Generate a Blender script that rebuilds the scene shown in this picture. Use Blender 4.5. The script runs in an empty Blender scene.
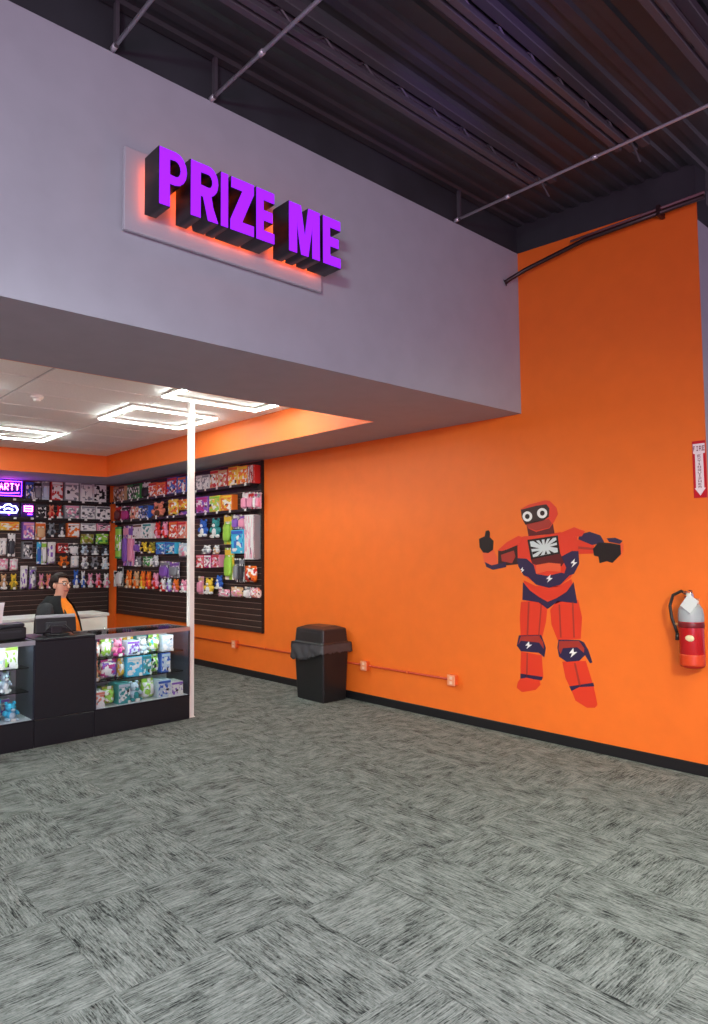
import bpy, bmesh, math, random
from mathutils import Vector, Matrix

random.seed(7)
scene = bpy.context.scene
COL = scene.collection

# ------------------------------------------------------------------ camera
YAW, PITCH, ROLL, FPX, CAM_H = math.radians(47.224), math.radians(3.328), math.radians(-0.555), 690.386, 1.6
fw = Vector((math.cos(YAW) * math.cos(PITCH), math.sin(YAW) * math.cos(PITCH), math.sin(PITCH)))
rt = Vector((math.sin(YAW), -math.cos(YAW), 0))
up = rt.cross(fw)
rt2 = rt * math.cos(ROLL) + up * math.sin(ROLL)
up2 = -rt * math.sin(ROLL) + up * math.cos(ROLL)
cam_data = bpy.data.cameras.new('camera')
cam = bpy.data.objects.new('camera', cam_data)
COL.objects.link(cam)
m3 = Matrix((rt2, up2, -fw)).transposed()
cam.matrix_world = Matrix.Translation((0, 0, CAM_H)) @ m3.to_4x4()
cam_data.sensor_fit = 'VERTICAL'
cam_data.sensor_height = 24.0
cam_data.lens = FPX / 1024 * 24.0
cam_data.clip_start = 0.05
scene.camera = cam

# ------------------------------------------------------------------ world, lights, exposure
scene.view_settings.view_transform = 'Standard'
scene.view_settings.look = 'None'
scene.view_settings.gamma = 1.0
scene.view_settings.use_curve_mapping = False
scene.view_settings.exposure = 0.0
world = bpy.data.worlds.new('hall_ambience')
scene.world = world
world.use_nodes = True
world.node_tree.nodes['Background'].inputs[0].default_value = (0.62, 0.46, 0.64, 1)
world.node_tree.nodes['Background'].inputs[1].default_value = 0.92


def area_light(name, loc, size, power, color=(1, 1, 1), spread=180, rot=(0, 0, 0)):
    d = bpy.data.lights.new(name, 'AREA')
    d.shape = 'RECTANGLE'
    d.size, d.size_y = size
    d.energy = power
    d.color = color
    d.spread = math.radians(spread)
    o = bpy.data.objects.new(name, d)
    o.location = loc
    o.rotation_euler = rot
    COL.objects.link(o)
    return o


W_AIM = 5.2
# ceiling lamps of the hall, above and behind the camera
area_light('hall_lamp', (3.0, -0.6, 3.9), (1.6, 0.8), 80, (1.0, 0.98, 0.94), 128)
area_light('hall_lamp', (0.2, 1.2, 3.9), (1.6, 0.8), 90, (0.94, 0.98, 1.0), 140)
area_light('hall_lamp', (-2.4, 3.2, 3.9), (1.6, 0.8), 90, (0.94, 0.98, 1.0), 150)
area_light('hall_lamp', (-0.8, -2.2, 3.9), (1.6, 0.8), 105, (0.97, 0.99, 1.0), 150)


def aim(o, target):
    o.rotation_euler = (Vector(target) - o.location).to_track_quat('-Z', 'Y').to_euler()


# pink fill light added behind the camera to lift the upper walls
area_light('pink_fill', (-2.6, -3.2, 1.15), (3.4, 1.4), 215, (1.0, 0.38, 0.72), 180, (math.radians(100), 0, math.radians(-38)))

# narrow fill lights, added to brighten the orange wall and the shop front
aim(area_light('wall_fill', (0.6, -1.6, 3.2), (0.8, 0.4), 22, (0.84, 1.0, 0.66), 52), (W_AIM, 3.2, 0.25))
aim(area_light('wall_fill', (-2.2, -1.0, 3.0), (0.8, 0.4), 30, (0.76, 1.0, 0.95), 70), (2.4, 4.0, 1.9))

spot = bpy.data.lights.new('violet_fill_spot', 'SPOT')  # added spot that throws a violet reflection-like patch onto the roof deck
spot.energy = 260; spot.color = (0.25, 0.15, 1.0); spot.spot_size = math.radians(13); spot.spot_blend = 0.9; spot.shadow_soft_size = 0.05
spot_o = bpy.data.objects.new('violet_fill_spot', spot)
spot_o.location = (1.2, -1.2, 2.3)
COL.objects.link(spot_o)
aim(spot_o, (3.1, 2.3, 4.42))

# ------------------------------------------------------------------ dimensions (metres)
W = 5.169          # orange wall plane (x)
YB = 3.408         # front face of the bulkhead (y)
ZB = 2.802         # underside of the bulkhead
ZT = 4.24          # top of the bulkhead / deck at the bulkhead
YE = 1.885         # near end of the orange wall
WI, YI, YK, ZC = 4.437, 4.522, 10.46, 3.129    # tray ceiling opening
YBACK = 11.75      # back wall of the shop
YC = 6.099         # front of the counters
SLOPE = 0.048      # fall of the roof deck


def zdeck(y):
    return ZT + SLOPE * (y - YB)


# ------------------------------------------------------------------ materials
def lin(c):
    return tuple(((v / 255) / 12.92 if v <= 10 else (((v / 255) + 0.055) / 1.055) ** 2.4) for v in c) + (1.0,)


MATS = {}


def mat(name, rgb, rough=0.6, metal=0.0, emit=None, strength=0.0, grain=0.0, grain_scale=40.0, bump=0.0, spec=0.5, coat=0.0):
    if name in MATS:
        return MATS[name]
    m = bpy.data.materials.new(name)
    m.use_nodes = True
    nt = m.node_tree
    b = nt.nodes['Principled BSDF']
    b.inputs['Base Color'].default_value = lin(rgb)
    b.inputs['Roughness'].default_value = rough
    b.inputs['Metallic'].default_value = metal
    b.inputs['Specular IOR Level'].default_value = spec
    b.inputs['Coat Weight'].default_value = coat
    if emit:
        b.inputs['Emission Color'].default_value = lin(emit)
        b.inputs['Emission Strength'].default_value = strength
    if grain or bump:
        tc = nt.nodes.new('ShaderNodeTexCoord')
        n = nt.nodes.new('ShaderNodeTexNoise')
        n.inputs['Scale'].default_value = grain_scale
        n.inputs['Detail'].default_value = 4
        nt.links.new(tc.outputs['Object'], n.inputs['Vector'])
        if grain:
            r = nt.nodes.new('ShaderNodeValToRGB')
            c = lin(rgb)
            r.color_ramp.elements[0].position = 0.3
            r.color_ramp.elements[1].position = 0.7
            r.color_ramp.elements[0].color = tuple(v * (1 - grain) for v in c[:3]) + (1,)
            r.color_ramp.elements[1].color = tuple(min(1, v * (1 + grain)) for v in c[:3]) + (1,)
            nt.links.new(n.outputs['Fac'], r.inputs['Fac'])
            nt.links.new(r.outputs['Color'], b.inputs['Base Color'])
        if bump:
            bp = nt.nodes.new('ShaderNodeBump')
            bp.inputs['Strength'].default_value = bump
            bp.inputs['Distance'].default_value = 0.004
            nt.links.new(n.outputs['Fac'], bp.inputs['Height'])
            nt.links.new(bp.outputs['Normal'], b.inputs['Normal'])
    MATS[name] = m
    return m


PAL = dict(black=(22, 21, 24), charcoal=(56, 58, 66), grey=(142, 144, 150), white=(236, 234, 232), ice=(196, 214, 226),
           brown=(104, 66, 44), tan=(214, 172, 128), maroon=(100, 26, 34), red=(208, 44, 40), orange=(238, 116, 34),
           salmon=(232, 138, 112), yellow=(242, 198, 60), olive=(150, 140, 50), lime=(158, 210, 76), green=(58, 146, 70),
           teal=(60, 150, 150), cyan=(70, 190, 226), blue=(56, 104, 196), purple=(140, 92, 190), magenta=(190, 50, 130),
           pink=(236, 152, 180), silver=(200, 202, 206))


def print_mat(c1, c2):
    """flat colour print on packaging: cells of two colours with some white and dark ink"""
    key = 'print_%s_%s' % (c1, c2)
    if key in MATS:
        return MATS[key]
    m = bpy.data.materials.new(key)
    m.use_nodes = True
    nt = m.node_tree
    b = nt.nodes['Principled BSDF']
    b.inputs['Roughness'].default_value = 0.38
    tc = nt.nodes.new('ShaderNodeTexCoord')
    oi = nt.nodes.new('ShaderNodeObjectInfo')
    mul = nt.nodes.new('ShaderNodeMath'); mul.operation = 'MULTIPLY'; mul.inputs[1].default_value = 37.0
    add = nt.nodes.new('ShaderNodeVectorMath'); add.operation = 'ADD'
    nt.links.new(oi.outputs['Random'], mul.inputs[0])
    nt.links.new(tc.outputs['Object'], add.inputs[0])
    nt.links.new(mul.outputs[0], add.inputs[1])
    v = nt.nodes.new('ShaderNodeTexVoronoi'); v.inputs['Scale'].default_value = 5.0; v.distance = 'CHEBYCHEV'
    nt.links.new(add.outputs[0], v.inputs['Vector'])
    sep = nt.nodes.new('ShaderNodeSeparateColor')
    nt.links.new(v.outputs['Color'], sep.inputs[0])
    r = nt.nodes.new('ShaderNodeValToRGB')
    r.color_ramp.interpolation = 'CONSTANT'
    e = r.color_ramp.elements
    e[0].position = 0; e[0].color = lin(PAL[c1])
    e[1].position = 0.38; e[1].color = lin(PAL[c2])
    x = e.new(0.64); x.color = lin((240, 238, 234))
    x = e.new(0.95); x.color = lin((30, 26, 30))
    nt.links.new(sep.outputs[0], r.inputs['Fac'])
    nt.links.new(r.outputs['Color'], b.inputs['Base Color'])
    MATS[key] = m
    return m


def solid(c):
    return mat('solid_' + c, PAL[c], 0.45)


def fabric(c):
    return mat('fabric_' + c, PAL[c], 0.9, grain=0.25, grain_scale=9)


def glass_mat(name='clear_glass', tint=(0.96, 0.99, 0.98, 1)):
    if name in MATS:
        return MATS[name]
    m = bpy.data.materials.new(name)
    m.use_nodes = True
    nt = m.node_tree
    nt.nodes.clear()
    out = nt.nodes.new('ShaderNodeOutputMaterial')
    mix = nt.nodes.new('ShaderNodeMixShader')
    tr = nt.nodes.new('ShaderNodeBsdfTransparent'); tr.inputs[0].default_value = tint
    gl = nt.nodes.new('ShaderNodeBsdfGlossy'); gl.inputs['Roughness'].default_value = 0.03
    fr = nt.nodes.new('ShaderNodeFresnel'); fr.inputs['IOR'].default_value = 1.45
    nt.links.new(fr.outputs[0], mix.inputs[0])
    nt.links.new(tr.outputs[0], mix.inputs[1])
    nt.links.new(gl.outputs[0], mix.inputs[2])
    nt.links.new(mix.outputs[0], out.inputs[0])
    MATS[name] = m
    return m


def carpet_mat(name, along_y):
    """streaky loop-pile carpet, streaks along one axis of the tile"""
    m = bpy.data.materials.new(name)
    m.use_nodes = True
    nt = m.node_tree
    b = nt.nodes['Principled BSDF']
    b.inputs['Roughness'].default_value = 0.95
    b.inputs['Specular IOR Level'].default_value = 0.15
    geo = nt.nodes.new('ShaderNodeNewGeometry')
    oi = nt.nodes.new('ShaderNodeObjectInfo')
    mul = nt.nodes.new('ShaderNodeMath'); mul.operation = 'MULTIPLY'; mul.inputs[1].default_value = 53.0
    add = nt.nodes.new('ShaderNodeVectorMath'); add.operation = 'ADD'
    nt.links.new(oi.outputs['Random'], mul.inputs[0])
    nt.links.new(geo.outputs['Position'], add.inputs[0])
    nt.links.new(mul.outputs[0], add.inputs[1])

    def noise(sx, sy, detail, rough=0.55, dist=0.0):
        mp = nt.nodes.new('ShaderNodeMapping')
        mp.inputs['Scale'].default_value = (sy, sx, 1) if along_y else (sx, sy, 1)
        nt.links.new(add.outputs[0], mp.inputs['Vector'])
        n = nt.nodes.new('ShaderNodeTexNoise')
        n.inputs['Scale'].default_value = 1.0
        n.inputs['Detail'].default_value = detail
        n.inputs['Roughness'].default_value = rough
        n.inputs['Distortion'].default_value = dist
        nt.links.new(mp.outputs[0], n.inputs['Vector'])
        return n.outputs['Fac']

    streak = noise(10, 150, 3, 0.65, 0.7)
    blotch = noise(7, 11, 2)
    fine = noise(60, 160, 2)
    a1 = nt.nodes.new('ShaderNodeMath'); a1.operation = 'MULTIPLY_ADD'
    nt.links.new(blotch, a1.inputs[0]); a1.inputs[1].default_value = 0.40
    nt.links.new(streak, a1.inputs[2])
    a2 = nt.nodes.new('ShaderNodeMath'); a2.operation = 'MULTIPLY_ADD'
    nt.links.new(fine, a2.inputs[0]); a2.inputs[1].default_value = 0.35
    nt.links.new(a1.outputs[0], a2.inputs[2])
    r = nt.nodes.new('ShaderNodeValToRGB')
    e = r.color_ramp.elements
    e[0].position = 0.76; e[0].color = lin((28, 31, 31))
    e[1].position = 1.10; e[1].color = lin((142, 148, 144))
    x = e.new(0.93); x.color = lin((106, 112, 108))
    # the ramp only spans 0..1: rescale the sum
    mr = nt.nodes.new('ShaderNodeMapRange')
    mr.inputs['From Min'].default_value = 0.58
    mr.inputs['From Max'].default_value = 1.17
    nt.links.new(a2.outputs[0], mr.inputs['Value'])
    e[0].position = 0.16; x.position = 0.46
    e[len(e) - 1].position = 0.85
    nt.links.new(mr.outputs[0], r.inputs['Fac'])
    nt.links.new(r.outputs['Color'], b.inputs['Base Color'])
    bp = nt.nodes.new('ShaderNodeBump'); bp.inputs['Strength'].default_value = 0.5; bp.inputs['Distance'].default_value = 0.003
    nt.links.new(a2.outputs[0], bp.inputs['Height'])
    nt.links.new(bp.outputs['Normal'], b.inputs['Normal'])
    return m


M_ORANGE = mat('orange_wall_paint', (238, 112, 30), 0.55, grain=0.03, grain_scale=6, bump=0.04)
M_GREY = mat('lavender_grey_paint', (160, 164, 174), 0.7, grain=0.04, grain_scale=5, bump=0.05)
M_WHITE = mat('white_paint', (236, 235, 226), 0.5)
M_BLACKTRIM = mat('black_rubber_trim', (20, 20, 24), 0.45)
M_BLACKLAM = mat('black_laminate', (27, 27, 32), 0.32, grain=0.06, grain_scale=30)
M_BLACKPL = mat('black_plastic', (26, 26, 28), 0.4)
M_ALU = mat('brushed_aluminium', (200, 204, 206), 0.3, 0.9)
M_CHROME = mat('chrome', (220, 222, 226), 0.15, 1.0)
M_DECK = mat('black_steel_deck', (50, 53, 58), 0.5, grain=0.2, grain_scale=3)
M_JOIST = mat('dark_grey_steel', (72, 70, 76), 0.5)
M_PIPE = mat('galvanised_conduit', (196, 196, 204), 0.35, 0.6)
M_TILE = mat('mineral_fibre_tile', (242, 236, 232), 0.9, grain=0.05, grain_scale=60, bump=0.2)
M_SLAT = mat('espresso_slatwall', (54, 43, 40), 0.38, grain=0.12, grain_scale=14)
M_INSERT = mat('slat_groove_insert', (176, 150, 136), 0.4, 0.4)
M_LED = mat('led_diffuser', (255, 255, 250), 0.5, emit=(236, 252, 246), strength=40.0)
M_GLASS = glass_mat()


# ------------------------------------------------------------------ mesh helpers
def link(o, parent=None):
    COL.objects.link(o)
    if parent:
        o.parent = parent
    return o


def new_obj(name, me, m=None, parent=None, loc=None):
    o = bpy.data.objects.new(name, me)
    if m is not None:
        if me.materials:
            o.material_slots[0].link = 'OBJECT'
            o.material_slots[0].material = m
        else:
            me.materials.append(m)
    if loc:
        o.location = loc
    return link(o, parent)


def from_bm(name, bm, m, parent=None, smooth=False, loc=None):
    bmesh.ops.recalc_face_normals(bm, faces=bm.faces)
    me = bpy.data.meshes.new(name)
    bm.to_mesh(me)
    bm.free()
    if smooth:
        for p in me.polygons:
            p.use_smooth = True
    return new_obj(name, me, m, parent, loc)


def add_box(bm, x0, x1, y0, y1, z0, z1, bev=0.0, seg=1):
    vs = [bm.verts.new(p) for p in ((x0, y0, z0), (x1, y0, z0), (x1, y1, z0), (x0, y1, z0), (x0, y0, z1), (x1, y0, z1), (x1, y1, z1), (x0, y1, z1))]
    fs = [bm.faces.new([vs[i] for i in f]) for f in ((0, 3, 2, 1), (4, 5, 6, 7), (0, 1, 5, 4), (1, 2, 6, 5), (2, 3, 7, 6), (3, 0, 4, 7))]
    if bev:
        es = list({e for f in fs for e in f.edges})
        bmesh.ops.bevel(bm, geom=es, offset=bev, segments=seg, affect='EDGES', profile=0.5)


def box(name, x0, x1, y0, y1, z0, z1, m, parent=None, bev=0.0, seg=1):
    bm = bmesh.new()
    add_box(bm, x0, x1, y0, y1, z0, z1, bev, seg)
    return from_bm(name, bm, m, parent)


def add_tube(bm, pts, r, n=8, closed=False, caps=True):
    pts = [Vector(p) for p in pts]
    k = len(pts)
    rs = r if isinstance(r, (list, tuple)) else [r] * k
    rings = []
    nrm = None
    for i in range(k):
        a = pts[(i - 1) % k] if (closed or i > 0) else pts[i]
        c = pts[(i + 1) % k] if (closed or i < k - 1) else pts[i]
        t = (c - a).normalized()
        if nrm is None:
            nrm = t.orthogonal().normalized()
        else:
            nrm = (nrm - t * nrm.dot(t))
            nrm = nrm.normalized() if nrm.length > 1e-6 else t.orthogonal().normalized()
        bn = t.cross(nrm)
        rings.append([bm.verts.new(pts[i] + (nrm * math.cos(2 * math.pi * j / n) + bn * math.sin(2 * math.pi * j / n)) * rs[i]) for j in range(n)])
    for i in range(k if closed else k - 1):
        A, B = rings[i], rings[(i + 1) % k]
        for j in range(n):
            bm.faces.new((A[j], A[(j + 1) % n], B[(j + 1) % n], B[j]))
    if caps and not closed:
        bm.faces.new(rings[0][::-1])
        bm.faces.new(rings[-1])


def tube(name, pts, r, m, parent=None, n=8, closed=False):
    bm = bmesh.new()
    add_tube(bm, pts, r, n, closed)
    return from_bm(name, bm, m, parent, smooth=True)


def add_lathe(bm, prof, n=20, cx=0, cy=0, sx=1, sy=1):
    """prof: list of (radius, z)"""
    rings = []
    for r, z in prof:
        rings.append([bm.verts.new((cx + r * sx * math.cos(2 * math.pi * j / n), cy + r * sy * math.sin(2 * math.pi * j / n), z)) for j in range(n)])
    for A, B in zip(rings, rings[1:]):
        for j in range(n):
            bm.faces.new((A[j], A[(j + 1) % n], B[(j + 1) % n], B[j]))
    bm.faces.new(rings[0][::-1])
    bm.faces.new(rings[-1])


def lathe(name, prof, m, parent=None, n=20, **k):
    bm = bmesh.new()
    add_lathe(bm, prof, n, **k)
    return from_bm(name, bm, m, parent, smooth=True)


def add_prism(bm, poly, depth, to3):
    """poly (u,v) list extruded from d=0 to d=depth, to3(u,v,d) -> point"""
    A = [bm.verts.new(to3(u, v, 0)) for u, v in poly]
    B = [bm.verts.new(to3(u, v, depth)) for u, v in poly]
    n = len(poly)
    bm.faces.new(A[::-1])
    bm.faces.new(B)
    for i in range(n):
        bm.faces.new((A[i], A[(i + 1) % n], B[(i + 1) % n], B[i]))


def prism(name, poly, depth, to3, m, parent=None):
    bm = bmesh.new()
    add_prism(bm, poly, depth, to3)
    return from_bm(name, bm, m, parent)


def add_ball(bm, c, r, sx=1, sy=1, sz=1, u=12, v=8):
    res = bmesh.ops.create_uvsphere(bm, u_segments=u, v_segments=v, radius=r)
    for q in res['verts']:
        q.co = Vector((q.co.x * sx + c[0], q.co.y * sy + c[1], q.co.z * sz + c[2]))


def ball(name, c, r, m, parent=None, sx=1, sy=1, sz=1, u=12, v=8):
    bm = bmesh.new()
    add_ball(bm, c, r, sx, sy, sz, u, v)
    return from_bm(name, bm, m, parent, smooth=True)


def tag(o, label, cat=None, group=None):
    o['label'] = label
    if cat:
        o['category'] = cat
    if group:
        o['group'] = group
    return o


def thing(name, label, cat, loc=(0, 0, 0), rz=0.0, group=None):
    o = bpy.data.objects.new(name, None)
    o.empty_display_size = 0.05
    o.location = loc
    o.rotation_euler = (0, 0, rz)
    link(o)
    return tag(o, label, cat, group)


def structure(o, label=None):
    o['kind'] = 'structure'
    if label:
        o['label'] = label
    return o


def flat_shape(name, splines, depth, m, parent=None):
    """filled 2D shape with holes (x right, y up) extruded to +-depth/2, as a mesh"""
    cu = bpy.data.curves.new(name, 'CURVE')
    cu.dimensions = '2D'
    cu.fill_mode = 'BOTH'
    cu.extrude = depth / 2
    for s in splines:
        sp = cu.splines.new('POLY')
        sp.points.add(len(s) - 1)
        for q, (x, y) in zip(sp.points, s):
            q.co = (x, y, 0, 1)
        sp.use_cyclic_u = True
    tmp = bpy.data.objects.new(name, cu)
    COL.objects.link(tmp)
    dg = bpy.context.evaluated_depsgraph_get()
    me = bpy.data.meshes.new_from_object(tmp.evaluated_get(dg))
    bpy.data.objects.remove(tmp)
    bpy.data.curves.remove(cu)
    me.materials.clear()
    return new_obj(name, me, m, parent)

# ------------------------------------------------------------------ tables (metres)
# merchandise rows: (row, centre along wall, width, z bottom, z top, kind, colour, second colour)
SIDE_ITEMS = [
    (1, 11.448, 0.592, 2.533, 2.773, 'box', 'brown', 'tan'),
    (1, 10.814, 0.475, 2.518, 2.768, 'box', 'black', 'green'),
    (1, 10.436, 0.27, 2.518, 2.755, 'card', 'black', 'white'),
    (1, 9.988, 0.587, 2.511, 2.725, 'box', 'orange', 'red'),
    (1, 9.502, 0.33, 2.501, 2.757, 'box', 'blue', 'red'),
    (1, 9.201, 0.254, 2.491, 2.742, 'box', 'blue', 'orange'),
    (2, 11.482, 0.261, 2.182, 2.427, 'card', 'maroon', 'red'),
    (2, 11.175, 0.308, 2.17, 2.41, 'card', 'magenta', 'black'),
    (2, 10.813, 0.348, 2.167, 2.39, 'bag', 'salmon', 'tan'),
    (2, 10.446, 0.342, 2.152, 2.388, 'box', 'charcoal', 'blue'),
    (2, 10.001, 0.509, 2.145, 2.42, 'plush', 'salmon', 'brown'),
    (2, 9.534, 0.331, 2.17, 2.426, 'bag', 'yellow', 'orange'),
    (2, 9.227, 0.268, 2.243, 2.406, 'bag', 'orange', 'yellow'),
    (2, 9.215, 0.271, 2.134, 2.228, 'plush', 'purple', 'pink'),
    (3, 11.485, 0.29, 1.53, 2.069, 'tube', 'lime', 'green'),
    (3, 11.065, 0.42, 1.408, 2.08, 'card', 'purple', 'pink'),
    (3, 10.664, 0.336, 1.856, 2.085, 'box', 'white', 'brown'),
    (3, 10.325, 0.311, 1.849, 2.089, 'box', 'white', 'teal'),
    (3, 10.02, 0.221, 1.842, 2.108, 'plush', 'red', 'pink'),
    (3, 9.784, 0.223, 1.844, 2.098, 'plush', 'pink', 'red'),
    (3, 9.466, 0.272, 1.831, 2.086, 'box', 'red', 'orange'),
    (3, 9.194, 0.253, 1.831, 2.075, 'box', 'salmon', 'red'),
    (4, 10.738, 0.178, 1.637, 1.805, 'card', 'purple', 'charcoal'),
    (4, 10.492, 0.271, 1.612, 1.8, 'plush', 'yellow', 'black'),
    (4, 10.212, 0.271, 1.615, 1.795, 'plush', 'olive', 'yellow'),
    (4, 9.859, 0.316, 1.598, 1.785, 'box', 'blue', 'cyan'),
    (4, 9.543, 0.298, 1.603, 1.773, 'box', 'cyan', 'blue'),
    (4, 9.215, 0.297, 1.545, 1.756, 'bag', 'ice', 'pink'),
    (5, 10.688, 0.267, 1.399, 1.565, 'plush', 'grey', 'white'),
    (5, 10.372, 0.333, 1.39, 1.56, 'bag', 'green', 'white'),
    (5, 10.081, 0.211, 1.398, 1.583, 'plush', 'white', 'grey'),
    (5, 9.8, 0.299, 1.232, 1.485, 'card', 'purple', 'grey'),
    (5, 9.489, 0.286, 1.245, 1.475, 'card', 'grey', 'purple'),
    (6, 11.389, 0.215, 1.058, 1.388, 'card', 'white', 'black'),
    (6, 11.031, 0.267, 1.037, 1.335, 'plush', 'orange', 'tan'),
    (6, 10.758, 0.258, 1.041, 1.327, 'plush', 'tan', 'orange'),
    (6, 10.517, 0.193, 1.044, 1.33, 'plush', 'orange', 'yellow'),
    (6, 10.316, 0.177, 1.046, 1.328, 'plush', 'orange', 'red'),
    (6, 10.079, 0.255, 1.054, 1.309, 'plush', 'pink', 'red'),
    (6, 9.836, 0.19, 1.026, 1.223, 'plush', 'white', 'red'),
    (6, 9.64, 0.171, 1.028, 1.227, 'plush', 'ice', 'purple'),
    (6, 9.429, 0.216, 1.031, 1.225, 'plush', 'orange', 'pink'),
    (6, 9.187, 0.234, 1.031, 1.224, 'plush', 'pink', 'white'),
    (1, 8.613, 0.356, 2.467, 2.72, 'box', 'grey', 'white'),
    (1, 8.184, 0.453, 2.475, 2.751, 'box', 'tan', 'red'),
    (1, 7.715, 0.468, 2.472, 2.756, 'box', 'yellow', 'orange'),
    (1, 7.403, 0.13, 2.459, 2.737, 'book', 'red', 'maroon'),
    (1, 7.255, 0.131, 2.452, 2.73, 'book', 'red', 'orange'),
    (2, 8.622, 0.335, 2.199, 2.404, 'box', 'purple', 'magenta'),
    (2, 8.289, 0.29, 2.195, 2.398, 'box', 'yellow', 'lime'),
    (2, 7.987, 0.286, 2.187, 2.388, 'box', 'orange', 'yellow'),
    (2, 7.593, 0.138, 2.167, 2.39, 'card', 'pink', 'white'),
    (2, 7.451, 0.127, 2.162, 2.385, 'card', 'pink', 'red'),
    (2, 7.316, 0.12, 2.157, 2.376, 'card', 'white', 'magenta'),
    (2, 7.183, 0.122, 2.15, 2.371, 'card', 'pink', 'grey'),
    (3, 8.645, 0.285, 1.837, 2.089, 'plush', 'blue', 'white'),
    (3, 8.319, 0.305, 1.814, 2.094, 'plush', 'teal', 'white'),
    (3, 8.011, 0.198, 1.723, 2.118, 'card', 'lime', 'yellow'),
    (3, 7.809, 0.143, 1.924, 2.109, 'card', 'purple', 'white'),
    (3, 7.649, 0.149, 1.919, 2.101, 'card', 'pink', 'purple'),
    (3, 7.728, 0.305, 1.597, 1.909, 'box', 'cyan', 'blue'),
    (3, 7.453, 0.194, 1.519, 2.092, 'book', 'white', 'pink'),
    (3, 7.222, 0.235, 1.524, 2.086, 'book', 'grey', 'pink'),
    (4, 8.546, 0.27, 1.596, 1.721, 'plush', 'white', 'grey'),
    (4, 8.29, 0.164, 1.595, 1.717, 'plush', 'white', 'tan'),
    (4, 8.681, 0.204, 1.397, 1.581, 'box', 'red', 'pink'),
    (4, 8.47, 0.198, 1.405, 1.58, 'box', 'magenta', 'white'),
    (4, 8.264, 0.197, 1.412, 1.584, 'box', 'pink', 'red'),
    (4, 7.976, 0.219, 1.246, 1.673, 'card', 'lime', 'yellow'),
    (5, 7.786, 0.107, 1.221, 1.531, 'card', 'grey', 'charcoal'),
    (5, 7.671, 0.096, 1.219, 1.531, 'card', 'charcoal', 'grey'),
    (5, 7.471, 0.278, 1.224, 1.436, 'bag', 'orange', 'red'),
    (6, 8.715, 0.133, 1.025, 1.276, 'card', 'pink', 'tan'),
    (6, 8.484, 0.286, 1.034, 1.26, 'plush', 'yellow', 'white'),
    (6, 8.22, 0.205, 1.115, 1.304, 'plush', 'blue', 'white'),
    (6, 8.114, 0.298, 1.006, 1.113, 'bag', 'pink', 'white'),
    (6, 7.795, 0.301, 1.017, 1.153, 'bag', 'tan', 'pink'),
    (6, 7.542, 0.12, 1.022, 1.161, 'card', 'white', 'grey'),
    (6, 7.383, 0.166, 1.024, 1.154, 'bag', 'pink', 'salmon'),
    (6, 7.207, 0.161, 1.027, 1.159, 'bag', 'salmon', 'white'),]
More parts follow.
